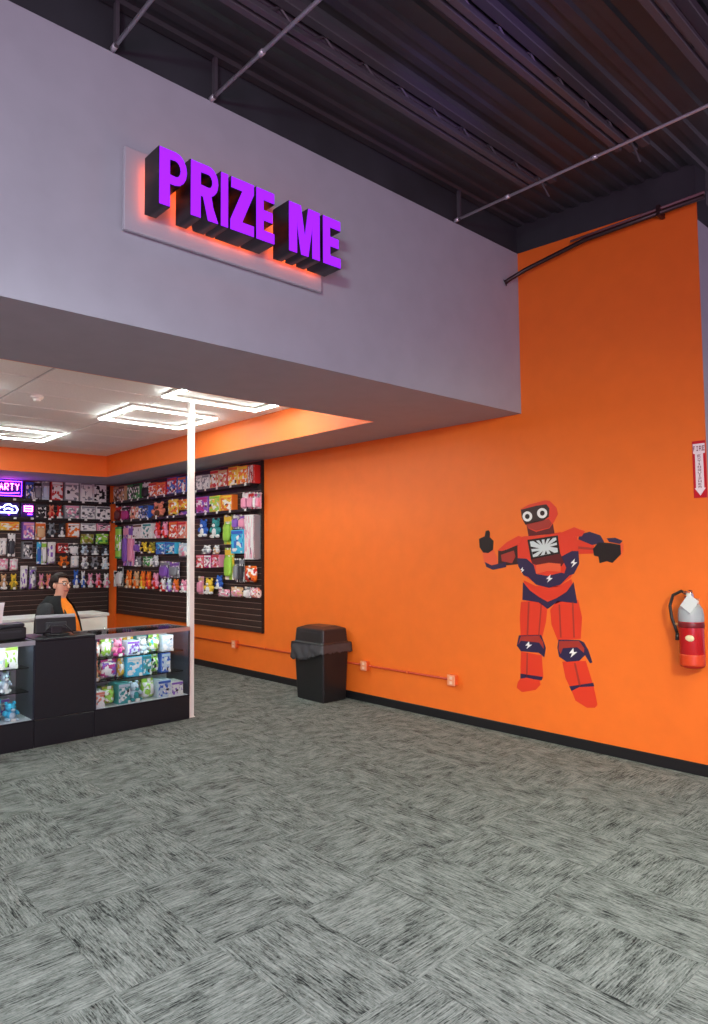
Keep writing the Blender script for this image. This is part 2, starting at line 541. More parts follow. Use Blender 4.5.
BACK_ITEMS = [
    (1, 3.677, 0.126, 2.507, 2.784, 'box', 'charcoal', 'blue'),
    (1, 3.81, 0.116, 2.51, 2.786, 'card', 'grey', 'black'),
    (1, 3.937, 0.118, 2.51, 2.8, 'card', 'ice', 'grey'),
    (1, 4.107, 0.191, 2.511, 2.811, 'box', 'red', 'white'),
    (1, 4.345, 0.248, 2.528, 2.826, 'box', 'grey', 'white'),
    (1, 4.59, 0.215, 2.532, 2.841, 'box', 'white', 'grey'),
    (1, 4.822, 0.231, 2.529, 2.856, 'box', 'white', 'black'),
    (2, 3.856, 0.172, 2.204, 2.429, 'box', 'black', 'charcoal'),
    (2, 4.032, 0.119, 2.209, 2.449, 'plush', 'salmon', 'red'),
    (2, 4.16, 0.118, 2.213, 2.454, 'plush', 'red', 'white'),
    (2, 4.356, 0.248, 2.211, 2.462, 'box', 'grey', 'pink'),
    (2, 4.624, 0.249, 2.211, 2.466, 'box', 'white', 'grey'),
    (2, 4.886, 0.253, 2.218, 2.47, 'box', 'white', 'charcoal'),
    (3, 3.389, 0.289, 1.996, 2.136, 'box', 'yellow', 'orange'),
    (3, 3.673, 0.18, 1.852, 2.155, 'box', 'purple', 'pink'),
    (3, 3.867, 0.16, 1.853, 2.141, 'card', 'tan', 'orange'),
    (3, 4.04, 0.15, 1.893, 2.144, 'plush', 'grey', 'charcoal'),
    (3, 4.197, 0.144, 1.894, 2.148, 'plush', 'charcoal', 'white'),
    (3, 4.383, 0.202, 1.895, 2.152, 'box', 'orange', 'white'),
    (3, 4.635, 0.263, 2.004, 2.158, 'box', 'white', 'grey'),
    (3, 4.897, 0.236, 2.008, 2.164, 'box', 'pink', 'charcoal'),
    (3, 4.63, 0.249, 1.78, 1.944, 'bag', 'olive', 'lime'),
    (3, 4.889, 0.242, 1.77, 1.953, 'bag', 'lime', 'green'),
    (4, 3.308, 0.115, 1.585, 1.871, 'bag', 'white', 'grey'),
    (4, 3.431, 0.113, 1.584, 1.944, 'card', 'charcoal', 'white'),
    (4, 3.663, 0.15, 1.543, 1.82, 'box', 'grey', 'black'),
    (4, 3.845, 0.067, 1.461, 1.811, 'card', 'blue', 'cyan'),
    (4, 3.925, 0.08, 1.45, 1.812, 'card', 'white', 'lime'),
    (4, 4.045, 0.141, 1.448, 1.812, 'bag', 'white', 'purple'),
    (4, 4.213, 0.173, 1.633, 1.79, 'box', 'red', 'maroon'),
    (4, 4.397, 0.17, 1.599, 1.79, 'card', 'white', 'black'),
    (4, 4.585, 0.154, 1.597, 1.757, 'plush', 'ice', 'grey'),
    (4, 4.758, 0.163, 1.595, 1.757, 'plush', 'grey', 'white'),
    (4, 4.936, 0.167, 1.587, 1.757, 'plush', 'charcoal', 'ice'),
    (5, 3.325, 0.138, 1.363, 1.548, 'bag', 'pink', 'white'),
    (5, 3.472, 0.134, 1.36, 1.546, 'bag', 'white', 'pink'),
    (5, 4.239, 0.205, 1.389, 1.584, 'plush', 'orange', 'brown'),
    (5, 4.426, 0.144, 1.385, 1.582, 'bag', 'white', 'ice'),
    (5, 4.591, 0.147, 1.365, 1.571, 'plush', 'white', 'grey'),
    (5, 4.76, 0.163, 1.354, 1.569, 'plush', 'grey', 'charcoal'),
    (5, 4.939, 0.167, 1.35, 1.56, 'plush', 'white', 'ice'),
    (6, 3.325, 0.129, 1.072, 1.318, 'plush', 'tan', 'white'),
    (6, 3.471, 0.134, 1.066, 1.313, 'plush', 'yellow', 'olive'),
    (6, 3.625, 0.119, 1.059, 1.434, 'bag', 'white', 'purple'),
    (6, 3.758, 0.121, 1.053, 1.416, 'bag', 'grey', 'purple'),
    (6, 3.889, 0.104, 1.057, 1.302, 'plush', 'pink', 'tan'),
    (6, 4.005, 0.109, 1.059, 1.298, 'plush', 'salmon', 'pink'),
    (6, 4.446, 0.124, 1.046, 1.352, 'plush', 'blue', 'white'),
    (6, 4.566, 0.097, 1.051, 1.332, 'plush', 'white', 'blue'),
    (6, 4.688, 0.121, 1.046, 1.289, 'plush', 'pink', 'white'),
    (6, 4.825, 0.123, 1.037, 1.285, 'plush', 'pink', 'red'),
    (6, 4.966, 0.132, 1.031, 1.281, 'plush', 'white', 'pink'),
    (6, 5.152, 0.1, 1.044, 1.317, 'card', 'white', 'black'),]
ROBOT = [
    ('neck', 'maroon', 0, [(3.381, 1.816), (3.125, 1.828), (3.111, 1.738), (3.364, 1.723)]),
    ('head', 'red', 1, [(3.439, 1.962), (3.356, 1.996), (3.192, 2.025), (3.151, 2.018), (3.086, 1.955), (3.075, 1.901), (3.118, 1.832), (3.158, 1.786), (3.287, 1.758), (3.357, 1.788), (3.411, 1.85)]),
    ('muzzle', 'brick', 2, [(3.391, 1.829), (3.161, 1.864), (3.133, 1.824), (3.158, 1.791), (3.287, 1.769), (3.357, 1.793)]),
    ('visor', 'umber', 2, [(3.434, 1.956), (3.28, 1.983), (3.181, 1.99), (3.153, 1.954), (3.16, 1.883), (3.21, 1.853), (3.391, 1.823), (3.426, 1.884)]),
    ('eye', 'white', 3, [(3.321, 1.893), (3.324, 1.878), (3.333, 1.865), (3.346, 1.856), (3.362, 1.851), (3.379, 1.852), (3.394, 1.857), (3.407, 1.868), (3.415, 1.882), (3.418, 1.897), (3.414, 1.912), (3.406, 1.925), (3.392, 1.934), (3.376, 1.939), (3.359, 1.938), (3.344, 1.932), (3.331, 1.921), (3.323, 1.908)]),
    ('pupil', 'black', 4, [(3.346, 1.894), (3.348, 1.886), (3.352, 1.88), (3.358, 1.875), (3.366, 1.873), (3.374, 1.873), (3.381, 1.876), (3.387, 1.881), (3.391, 1.888), (3.392, 1.896), (3.39, 1.903), (3.386, 1.91), (3.38, 1.914), (3.372, 1.917), (3.364, 1.916), (3.357, 1.913), (3.351, 1.908), (3.347, 1.901)]),
    ('eye', 'white', 3, [(3.174, 1.914), (3.177, 1.899), (3.186, 1.887), (3.199, 1.878), (3.215, 1.873), (3.233, 1.874), (3.249, 1.88), (3.261, 1.89), (3.27, 1.904), (3.272, 1.919), (3.269, 1.934), (3.26, 1.946), (3.246, 1.955), (3.23, 1.96), (3.213, 1.959), (3.197, 1.953), (3.184, 1.942), (3.176, 1.929)]),
    ('pupil', 'black', 4, [(3.198, 1.915), (3.2, 1.908), (3.204, 1.902), (3.21, 1.897), (3.217, 1.895), (3.225, 1.895), (3.232, 1.898), (3.238, 1.903), (3.241, 1.91), (3.242, 1.917), (3.241, 1.925), (3.237, 1.931), (3.231, 1.936), (3.223, 1.938), (3.216, 1.937), (3.209, 1.934), (3.203, 1.929), (3.199, 1.923)]),
    ('torso', 'red', 0, [(3.488, 1.696), (3.415, 1.724), (3.213, 1.728), (3.056, 1.751), (3.01, 1.718), (2.907, 1.72), (2.896, 1.571), (2.91, 1.467), (2.975, 1.373), (3.094, 1.293), (3.275, 1.296), (3.424, 1.386), (3.478, 1.507)]),
    ('side_armour', 'navy', 1, [(3.488, 1.534), (3.389, 1.529), (3.32, 1.475), (3.297, 1.399), (3.323, 1.355), (3.424, 1.386), (3.474, 1.463)]),
    ('side_armour', 'navy', 1, [(3.055, 1.546), (2.956, 1.592), (2.897, 1.591), (2.894, 1.488), (2.944, 1.405), (3.044, 1.372), (3.011, 1.456)]),
    ('belly_trim', 'maroon', 1, [(3.349, 1.529), (3.062, 1.572), (3.029, 1.498), (3.053, 1.466), (3.295, 1.475), (3.332, 1.486)]),
    ('belly_plate', 'redlight', 2, [(3.295, 1.475), (3.171, 1.495), (3.062, 1.487), (3.064, 1.42), (3.186, 1.427), (3.297, 1.399)]),
    ('belt', 'navy', 2, [(3.393, 1.386), (3.297, 1.399), (3.187, 1.384), (3.055, 1.414), (2.981, 1.394), (3.069, 1.314), (3.178, 1.284), (3.3, 1.308)]),
    ('emblem', 'white', 3, [(3.16, 1.395), (3.2, 1.358), (3.176, 1.358), (3.191, 1.328), (3.137, 1.368), (3.163, 1.367)]),
    ('emblem', 'white', 3, [(2.931, 1.529), (2.969, 1.492), (2.943, 1.492), (2.961, 1.459), (2.909, 1.5), (2.936, 1.5)]),
    ('emblem', 'white', 3, [(3.427, 1.456), (3.454, 1.432), (3.436, 1.428), (3.447, 1.408), (3.413, 1.432), (3.431, 1.437)]),
    ('chest_frame', 'black', 2, [(3.375, 1.692), (3.081, 1.724), (3.064, 1.572), (3.344, 1.521)]),
    ('chest_panel', 'silver', 3, [(3.35, 1.676), (3.096, 1.706), (3.083, 1.584), (3.323, 1.542)]),
    ('ray', 'black', 4, [(3.314, 1.68), (3.289, 1.684), (3.248, 1.644)]),
    ('ray', 'black', 4, [(3.259, 1.688), (3.234, 1.689), (3.226, 1.647)]),
    ('ray', 'black', 4, [(3.205, 1.693), (3.18, 1.697), (3.204, 1.649)]),
    ('ray', 'black', 4, [(3.151, 1.7), (3.127, 1.702), (3.183, 1.652)]),
    ('ray', 'black', 4, [(3.091, 1.686), (3.09, 1.665), (3.159, 1.647)]),
    ('ray', 'black', 4, [(3.088, 1.644), (3.084, 1.618), (3.157, 1.629)]),
    ('ray', 'black', 4, [(3.116, 1.578), (3.15, 1.572), (3.169, 1.603)]),
    ('ray', 'black', 4, [(3.181, 1.568), (3.208, 1.564), (3.195, 1.599)]),
    ('ray', 'black', 4, [(3.248, 1.557), (3.278, 1.551), (3.222, 1.595)]),
    ('ray', 'black', 4, [(3.325, 1.562), (3.329, 1.588), (3.252, 1.597)]),
    ('ray', 'black', 4, [(3.336, 1.612), (3.341, 1.634), (3.257, 1.617)]),
    ('pelvis', 'red', 0, [(3.425, 1.342), (3.3, 1.295), (3.082, 1.301), (2.968, 1.363), (2.939, 1.26), (3.015, 1.195), (3.195, 1.123), (3.379, 1.19)]),
    ('hip_armour', 'navy', 1, [(3.431, 1.326), (3.364, 1.256), (3.278, 1.205), (3.193, 1.166), (3.195, 1.106), (3.279, 1.158), (3.441, 1.172)]),
    ('hip_armour', 'navy', 1, [(2.948, 1.338), (3.013, 1.257), (3.108, 1.201), (3.193, 1.166), (3.195, 1.106), (3.097, 1.177), (2.92, 1.166)]),
    ('thigh', 'red', 0, [(3.457, 1.154), (3.279, 1.179), (3.197, 1.119), (3.215, 0.994), (3.259, 0.852), (3.466, 0.824), (3.473, 1.021)]),
    ('thigh', 'red', 0, [(3.171, 1.103), (3.097, 1.187), (2.912, 1.195), (2.882, 1.057), (2.899, 0.883), (3.107, 0.85), (3.163, 0.977)]),
    ('thigh_seam', 'brick', 1, [(3.385, 1.157), (3.369, 1.158), (3.393, 0.852), (3.409, 0.85)]),
    ('thigh_seam', 'brick', 1, [(3.259, 1.163), (3.247, 1.155), (3.283, 0.861), (3.295, 0.86)]),
    ('thigh_seam', 'brick', 1, [(3.091, 1.149), (3.077, 1.15), (3.071, 0.879), (3.085, 0.877)]),
    ('thigh_seam', 'brick', 1, [(2.969, 1.176), (2.955, 1.177), (2.951, 0.889), (2.964, 0.887)]),
    ('shin', 'red', 0, [(3.468, 0.725), (3.263, 0.713), (3.253, 0.523), (3.324, 0.461), (3.476, 0.452), (3.478, 0.582)]),
    ('shin', 'red', 0, [(3.072, 0.681), (2.86, 0.71), (2.8, 0.52), (2.991, 0.454), (3.046, 0.549)]),
    ('shin_seam', 'brick', 1, [(3.412, 0.72), (3.397, 0.721), (3.408, 0.514), (3.423, 0.513)]),
    ('shin_seam', 'brick', 1, [(2.966, 0.682), (2.95, 0.684), (2.909, 0.506), (2.927, 0.503)]),
    ('knee_cap', 'navy', 1, [(3.485, 0.862), (3.263, 0.884), (3.222, 0.781), (3.239, 0.699), (3.292, 0.732), (3.468, 0.727), (3.509, 0.772)]),
    ('knee_rim', 'brick', 2, [(3.465, 0.857), (3.282, 0.876), (3.245, 0.821), (3.241, 0.769), (3.284, 0.818), (3.466, 0.819), (3.493, 0.782)]),
    ('knee_emblem', 'white', 3, [(3.384, 0.818), (3.421, 0.78), (3.395, 0.782), (3.409, 0.753), (3.354, 0.794), (3.382, 0.792)]),
    ('knee_cap', 'navy', 1, [(3.1, 0.859), (2.911, 0.871), (2.871, 0.855), (2.835, 0.797), (2.803, 0.704), (2.823, 0.694), (2.865, 0.754), (2.916, 0.704), (3.03, 0.683), (3.099, 0.719), (3.113, 0.791)]),
    ('knee_rim', 'brick', 2, [(3.091, 0.848), (2.915, 0.863), (2.868, 0.81), (2.874, 0.773), (2.93, 0.812), (3.062, 0.792), (3.084, 0.742), (3.102, 0.782)]),
    ('knee_emblem', 'white', 3, [(2.967, 0.801), (3.005, 0.756), (2.977, 0.759), (2.992, 0.724), (2.932, 0.774), (2.963, 0.77)]),
    ('boot_cuff', 'navy', 1, [(3.479, 0.534), (3.258, 0.533), (3.269, 0.504), (3.418, 0.498), (3.48, 0.484)]),
    ('boot', 'red', 2, [(3.48, 0.49), (3.418, 0.507), (3.298, 0.5), (3.28, 0.467), (3.33, 0.415), (3.465, 0.377), (3.519, 0.407), (3.507, 0.458)]),
    ('boot_cuff', 'navy', 1, [(3.013, 0.487), (2.8, 0.544), (2.794, 0.517), (2.922, 0.494), (2.992, 0.449)]),
    ('boot', 'red', 2, [(2.991, 0.454), (2.922, 0.494), (2.798, 0.516), (2.771, 0.375), (2.791, 0.35), (2.861, 0.339), (2.96, 0.381)]),
    ('upper_arm', 'umber', 0, [(3.684, 1.598), (3.629, 1.638), (3.479, 1.652), (3.479, 1.48), (3.688, 1.461)]),
    ('upper_arm_plate', 'brick', 1, [(3.653, 1.563), (3.517, 1.601), (3.503, 1.547), (3.539, 1.489), (3.646, 1.507)]),
    ('shoulder', 'red', 2, [(3.69, 1.602), (3.587, 1.676), (3.467, 1.729), (3.42, 1.717), (3.442, 1.662), (3.576, 1.615), (3.643, 1.597)]),
    ('forearm', 'redlight', 1, [(3.858, 1.594), (3.739, 1.616), (3.7, 1.547), (3.688, 1.461), (3.772, 1.442), (3.841, 1.494)]),
    ('elbow_guard', 'navy', 2, [(3.832, 1.499), (3.757, 1.469), (3.606, 1.498), (3.601, 1.455), (3.744, 1.428), (3.816, 1.455)]),
    ('hand', 'black', 3, [(3.89, 1.711), (3.826, 1.733), (3.814, 1.78), (3.785, 1.788), (3.769, 1.769), (3.773, 1.723), (3.732, 1.69), (3.739, 1.609), (3.791, 1.58), (3.847, 1.585), (3.886, 1.634)]),
    ('shoulder', 'red', 3, [(3.049, 1.745), (2.928, 1.787), (2.834, 1.751), (2.862, 1.711), (2.988, 1.705)]),
    ('upper_arm', 'red', 0, [(2.903, 1.685), (2.764, 1.662), (2.756, 1.57), (2.903, 1.567)]),
    ('arm_band', 'brick', 1, [(2.896, 1.629), (2.759, 1.615), (2.759, 1.599), (2.897, 1.608)]),
    ('arm_guard', 'navy', 2, [(2.884, 1.724), (2.794, 1.746), (2.704, 1.715), (2.671, 1.658), (2.776, 1.639), (2.894, 1.687)]),
    ('hand', 'black', 3, [(2.768, 1.607), (2.721, 1.659), (2.625, 1.653), (2.538, 1.636), (2.536, 1.565), (2.609, 1.496), (2.655, 1.51), (2.715, 1.493), (2.724, 1.546), (2.761, 1.554)]),
    ('wrist_guard', 'navy', 4, [(2.649, 1.69), (2.578, 1.692), (2.521, 1.667), (2.542, 1.644), (2.629, 1.661)]),
    ('forearm', 'redlight', 2, [(2.546, 1.656), (2.515, 1.644), (2.519, 1.589), (2.541, 1.545), (2.542, 1.636)]),]

# ================================================================== SETTING
# ---- floor: base slab and carpet tiles laid quarter-turned
M_CX = carpet_mat('carpet_streaks_across', False)
M_CY = carpet_mat('carpet_streaks_along', True)
floor = structure(box('floor', -6, 9, -5, YBACK + 0.3, -0.06, -0.006, M_CX), 'grey streaky carpet floor laid in tiles')
TW, TL, TX0, TY0 = 0.43, 0.70, 1.13, 2.52
tile_cache = {}


def tile_mesh(w, l, my):
    k = (round(w, 3), round(l, 3), my)
    if k not in tile_cache:
        bm = bmesh.new()
        add_box(bm, 0.0002, w - 0.0002, 0.0002, l - 0.0002, -0.006, 0, 0.0005)
        me = bpy.data.meshes.new('carpet_tile')
        bm.to_mesh(me); bm.free()
        me.materials.append(M_CY if my else M_CX)
        tile_cache[k] = me
    return tile_cache[k]


for i in range(-5, 11):
    for j in range(-3, 14):
        x0, y0 = TX0 + i * TW, TY0 + j * TL
        x1, y1 = min(x0 + TW, W), min(y0 + TL, YBACK)
        if x1 - x0 < 0.02 or y1 - y0 < 0.02:
            continue
        if y0 > 5 and x0 < (y0 - 3.5) * 0.22 - 0.3:      # far left of the view
            continue
        if y0 < 1.2 and x0 > 5.2:
            continue
        if y0 > YC + 0.6 and x1 < 3.2:                   # behind the counters
            continue
        o = bpy.data.objects.new('carpet_tile', tile_mesh(x1 - x0, y1 - y0, (i + j) % 2 == 0))
        o.location = (x0, y0, 0)
        link(o, floor)

# ---- orange wall, with the paint ending at the outside corner
wall_right = structure(prism('wall_right', [(YE, 0), (YBACK, 0), (YBACK, ZT), (YB, ZT), (YE, zdeck(YE))], 0.015,
                             lambda u, v, d: (W + d, u, v), M_ORANGE), 'tall orange painted wall')
wall_return = structure(box('wall_front', W + 0.015, 9, YE + 0.001, YE + 0.25, 0, 4.0, M_GREY), 'grey wall turning away behind the orange wall end')
structure(box('trim_1', W + 0.015, 9, YE - 0.004, YE + 0.25, 4.0, zdeck(YE), M_DECK), 'black header above the grey wall')
structure(box('baseboard_right', W - 0.014, W, YE, YBACK, 0, 0.085, M_BLACKTRIM, bev=0.004), 'black rubber baseboard under the orange wall')
structure(box('wall_back', -3.6, W + 0.2, YBACK, YBACK + 0.15, 0, 4.0, M_ORANGE), 'orange back wall of the prize shop')
structure(box('baseboard_back', -3.6, W - 0.02, YBACK - 0.014, YBACK, 0, 0.085, M_BLACKTRIM, bev=0.004), 'black baseboard on the shop back wall')
structure(box('wall_left', -3.75, -3.6, YB, YBACK + 0.15, 0, ZB, M_ORANGE), 'left wall of the prize shop')

# ---- bulkhead and tray ceiling of the shop
structure(box('wall_bulkhead', -6, W - 0.001, YB, YI - 0.012, ZB, ZT, M_GREY), 'lavender grey bulkhead over the shop opening')
structure(box('trim_2', WI + 0.012, W - 0.001, YI - 0.012, YBACK, ZB, ZC + 0.2, M_GREY), 'grey soffit along the orange wall')
structure(box('trim_3', -3.6, WI + 0.012, YK + 0.012, YBACK, ZB, ZC + 0.2, M_GREY), 'grey soffit along the back wall')
structure(box('trim_4', WI, WI + 0.012, YI, YK, ZB + 0.001, ZC + 0.15, M_ORANGE), 'orange band around the tray ceiling, right side')
structure(box('trim_5', -3.6, WI + 0.012, YK, YK + 0.012, ZB + 0.001, ZC + 0.15, M_ORANGE), 'orange band around the tray ceiling, back side')
structure(box('trim_6', -3.6, WI + 0.012, YI - 0.012, YI, ZB + 0.001, ZC + 0.15, M_ORANGE), 'orange band on the inner face of the bulkhead')
ceil_shop = structure(box('ceiling', -3.6, WI, YI, YK, ZC + 0.03, ZC + 0.12, mat('ceiling_grid_metal', (196, 190, 190), 0.5)), 'white suspended tile ceiling of the shop')
tcache = {}
for i in range(8):
    for j in range(11):
        x1 = WI - i * 0.61
        y1 = YK - j * 1.22 if False else YK - j * 0.61
        x0, y0 = x1 - 0.61, max(y1 - 0.61, YI)
        if i % 2 == 1:
            continue
        x0 = x1 - 1.22
        k = round(y1 - y0, 3)
        if k < 0.05:
            continue
        if k not in tcache:
            bm = bmesh.new()
            add_box(bm, -1.22 + 0.011, -0.011, -k + 0.011, -0.011, 0, 0.028, 0.004)
            me = bpy.data.meshes.new('ceiling_tile'); bm.to_mesh(me); bm.free(); me.materials.append(M_TILE)
            tcache[k] = me
        o = bpy.data.objects.new('ceiling_tile', tcache[k]); o.location = (x1, y1, ZC)
        link(o, ceil_shop)
# T bars between the tiles
for i in range(0, 8, 2):
    box('grid_bar', WI - i * 0.61 - 0.012, WI - i * 0.61 + (0.012 if i else 0), YI, YK, ZC + 0.008, ZC + 0.03, MATS['ceiling_grid_metal'], ceil_shop)
for j in range(1, 10):
    box('grid_bar', -0.4, WI, YK - j * 0.61 - 0.012, YK - j * 0.61 + 0.012, ZC + 0.008, ZC + 0.03, MATS['ceiling_grid_metal'], ceil_shop)

RISE = 0.24      # the deck sits above the line where the wall paint stops
structure(box('trim_7', -6, 9, YB + 0.004, YB + 0.3, ZT, ZT + 0.6, M_DECK), 'black painted wall above the bulkhead')
structure(box('trim_8', W + 0.004, W + 0.2, YE, YB + 0.3, zdeck(YE) - 0.005, ZT + 0.6, M_DECK), 'black painted wall above the orange wall')
# ---- roof deck of the hall: corrugated steel, ribs parallel to the bulkhead
bm = bmesh.new()
ys, prof = -3.0, []
while ys < YB + 0.02:
    for dy, dz in ((0, 0), (0.055, 0), (0.065, 0.018), (0.12, 0.018)):
        prof.append((ys + dy, zdeck(ys + dy) + RISE + dz))
    ys += 0.135
prev = None
for (yy, zz) in prof:
    if yy > YB + 0.1:
        break
    cur = (bm.verts.new((-6, yy, zz)), bm.verts.new((9, yy, zz)), bm.verts.new((-6, yy, zz + 0.3)), bm.verts.new((9, yy, zz + 0.3)))
    if prev:
        bm.faces.new((prev[0], prev[1], cur[1], cur[0]))
        bm.faces.new((prev[2], cur[2], cur[3], prev[3]))
    prev = cur
structure(from_bm('ceiling', bm, M_DECK), 'black corrugated steel roof deck of the hall')

for yj, lab in ((2.74, 'nearest the grey bulkhead'), (2.03, 'second from the bulkhead'), (1.33, 'third from the bulkhead, at the top right')):
    t = thing('roof_joist', 'dark steel roof joist under the black deck, ' + lab, 'joist', (0, yj, zdeck(yj) + RISE), group='roof joists of the hall')
    box('top_chord', -6, 4.6, -0.07, -0.012, -0.055, 0.0, M_JOIST, t, 0.004)
    box('top_chord', -6, 4.6, 0.012, 0.07, -0.055, 0.0, M_JOIST, t, 0.004)
    box('bottom_chord', -6, 4.35, -0.05, -0.010, -0.16, -0.13, M_JOIST, t, 0.003)
    box('bottom_chord', -6, 4.35, 0.010, 0.05, -0.16, -0.13, M_JOIST, t, 0.003)
    bm = bmesh.new()
    x = -5.9
    while x < 4.3:
        add_tube(bm, [(x, 0, -0.145), (x + 0.15, 0, -0.04), (x + 0.30, 0, -0.145)], 0.008, 5)
        x += 0.30
    from_bm('web_rods', bm, M_JOIST, t)

for (xp, y0, lab) in ((1.45, 3.40, 'leftmost of the three ceiling pipes'), (2.045, 3.41, 'ending just above the purple sign'), (4.28, 3.40, 'long one right of the purple sign')):
    t = thing('conduit_pipe', 'thin galvanised pipe under the black ceiling, ' + lab, 'pipe', (xp, 0, 0), group='thin pipes under the hall ceiling')
    zp = 4.25
    tube('pipe', [(0, y0, zp), (0, 1.2, zp), (0, -2.5, zp)], 0.011, M_PIPE, t)
    for yy in (y0 - 0.02, 2.9, 2.2, 1.3):
        tube('coupling', [(0, yy - 0.02, zp), (0, yy + 0.02, zp)], 0.016, M_PIPE, t)
    box('hanger', -0.01, 0.01, y0 - 0.06, y0 - 0.03, zp - 0.012, zdeck(y0) + RISE + 0.01, M_JOIST, t)

# dark duct-like pipe running up the top of the orange wall
tp = thing('sprinkler_pipe', 'dark pipe climbing along the top of the orange wall', 'pipe')
tube('pipe', [(4.965, YB, 3.922), (4.99, YB - 0.03, 3.95), (5.08, 3.27, 4.03), (5.09, 2.72, 4.105), (5.09, 1.80, 4.105)], 0.019, mat('dark_brown_pipe', (44, 26, 28), 0.4), tp)
tube('upper_pipe', [(5.10, 2.85, 4.14), (5.10, 1.80, 4.14)], 0.010, mat('dull_mauve_pipe', (120, 92, 96), 0.45), tp)
tube('flange', [(4.965, YB, 3.922), (4.968, YB - 0.006, 3.925)], 0.032, MATS['dark_brown_pipe'], tp)
for yy in (2.12,):
    box('clamp', 5.07, W, yy - 0.012, yy + 0.012, 4.08, 4.16, MATS['dark_brown_pipe'], tp)

# ================================================================== SIGN ON THE BULKHEAD
sign = thing('letter_sign', 'illuminated purple block letters PRIZE ME on a pale backing panel', 'sign', (0, YB, 0))
box('backing_panel', 1.505, 2.845, -0.045, -0.018, 3.29, 3.735, mat('sign_panel', (168, 168, 178), 0.3), sign, 0.004)
for xx in (1.62, 2.72):
    for zz in (3.36, 3.66):
        box('standoff', xx - 0.015, xx + 0.015, -0.019, -0.0005, zz - 0.015, zz + 0.015, M_ALU, sign)
M_PURPLE = mat('purple_letter_face', (140, 30, 230), 0.4, emit=(152, 32, 250), strength=0.95)
M_LSIDE = mat('black_letter_return', (20, 15, 22), 0.4)
M_HALO = mat('orange_halo_led', (255, 120, 40), 0.5, emit=(255, 96, 30), strength=5.5)
LH, LZ = 0.305, 3.374


def arc(cx, cy, rx, ry, a0, a1, n=8):
    return [(cx + rx * math.cos(math.radians(a0 + (a1 - a0) * i / n)), cy + ry * math.sin(math.radians(a0 + (a1 - a0) * i / n))) for i in range(n + 1)]


def letter(ch, w, h, g=0.0):
    """outline of a bold condensed capital, inset by g"""
    s = min(0.064, w * 0.42)
    b = 0.066
    if ch == 'I':
        return [[(g, g), (w - g, g), (w - g, h - g), (g, h - g)]]
    if ch in 'PR':
        mid = h * (0.40 if ch == 'P' else 0.44)
        r = (h - mid) / 2
        o = [(g, g), (s - g, g), (s - g, mid + g if ch == 'P' else mid - 0.012 + g)]
        if ch == 'R':
            o = [(g, g), (s - g, g), (s - g, mid - 0.012 + g), (s + 0.012, mid - 0.012 + g), (w - s - 0.004 + g, g), (w - g, g), (w - 0.032 - g, mid * 0.62), (w - 0.045, mid + 0.006)]
            o += arc(w - r * 0.72, mid + r, r * 0.72 - g, r - g, -58, 90)
        else:
            o += arc(w - r * 0.75, mid + r, r * 0.75 - g, r - g, -90, 90)
        o += [(g, h - g)]
        hr = r - b * 0.78 + g
        hole = [(s - g, mid + b * 0.82 - g), (s - g, h - b * 0.82 + g)] + arc(max(w - r * 0.75, s + 0.012), mid + r, max(w - s - (w - r * 0.75) + 0.0, hr * 0.7), hr, 90, -90, 8)
        return [o, hole]
    if ch == 'E':
        m0, m1 = h / 2 - b / 2, h / 2 + b / 2
        return [[(g, g), (w - g, g), (w - g, b - g), (s - g, b - g), (s - g, m0 + g), (w * 0.90 - g, m0 + g), (w * 0.90 - g, m1 - g), (s - g, m1 - g), (s - g, h - b + g), (w - g, h - b + g), (w - g, h - g), (g, h - g)]]
    if ch == 'Z':
        return [[(g, g), (w - g, g), (w - g, b - g), (s * 1.22, b - g), (w - g, h - b * 0.9), (w - g, h - g), (g + 0.006, h - g), (g + 0.006, h - b + g), (w - s * 1.22, h - b + g), (g, b * 0.9)]]
    if ch == 'M':
        c = w / 2
        return [[(g, g), (s - g, g), (s - g, h * 0.66), (c - s * 0.42, g), (c + s * 0.42, g), (w - s + g, h * 0.66), (w - s + g, g), (w - g, g), (w - g, h - g), (w - s * 1.42, h - g), (c, h * 0.40), (s * 1.42, h - g), (g, h - g)]]


for ch, x0, x1 in (('P', 1.594, 1.755), ('R', 1.773, 1.944), ('I', 1.956, 2.006), ('Z', 2.016, 2.176), ('E', 2.188, 2.318), ('M', 2.42, 2.66), ('E', 2.682, 2.829)):
    w = x1 - x0
    body = flat_shape('letter', letter(ch, w, LH), 0.155, M_LSIDE, sign)
    body.location = (x0, -0.1705, LZ)
    body.rotation_euler = (math.pi / 2, 0, 0)
    fc = flat_shape('letter_face', letter(ch, w, LH, 0.0035), 0.006, M_PURPLE, body)
    fc.location = (0, 0, 0.0795)
    hl = flat_shape('halo_light', letter(ch, w, LH, 0.012), 0.004, M_HALO, body)
    hl.location = (0, 0, -0.0795)

# ================================================================== WALL DECAL (robot)
RC = dict(red=(222, 58, 34), redlight=(232, 92, 54), brick=(166, 52, 42), maroon=(96, 26, 30), navy=(46, 36, 72), umber=(52, 28, 28), black=(26, 20, 22), white=(240, 238, 236), silver=(206, 214, 216))
robot = thing('robot_decal', 'life size red and navy robot wall decal giving a thumbs up', 'decal', (W, 3.2, 1.2))
for (nm, c, layer, pts) in ROBOT:
    d0 = 0.0008 + layer * 0.0012
    prism(nm, [(a - 3.2, b - 1.2) for a, b in pts], -d0, lambda u, v, d: (d, u, v), mat('vinyl_' + c, RC[c], 0.4), robot)

# ================================================================== SHOP FIXTURES
# ---- white post at the end of the counter
post = thing('support_post', 'slim white square post beside the right glass case', 'post', (3.4825, 6.165, 0))
box('shaft', -0.0275, 0.0275, -0.03, 0.03, 0.008, ZC, M_WHITE, post, 0.004)
box('foot_plate', -0.034, 0.034, -0.036, 0.036, 0.0, 0.008, M_WHITE, post)

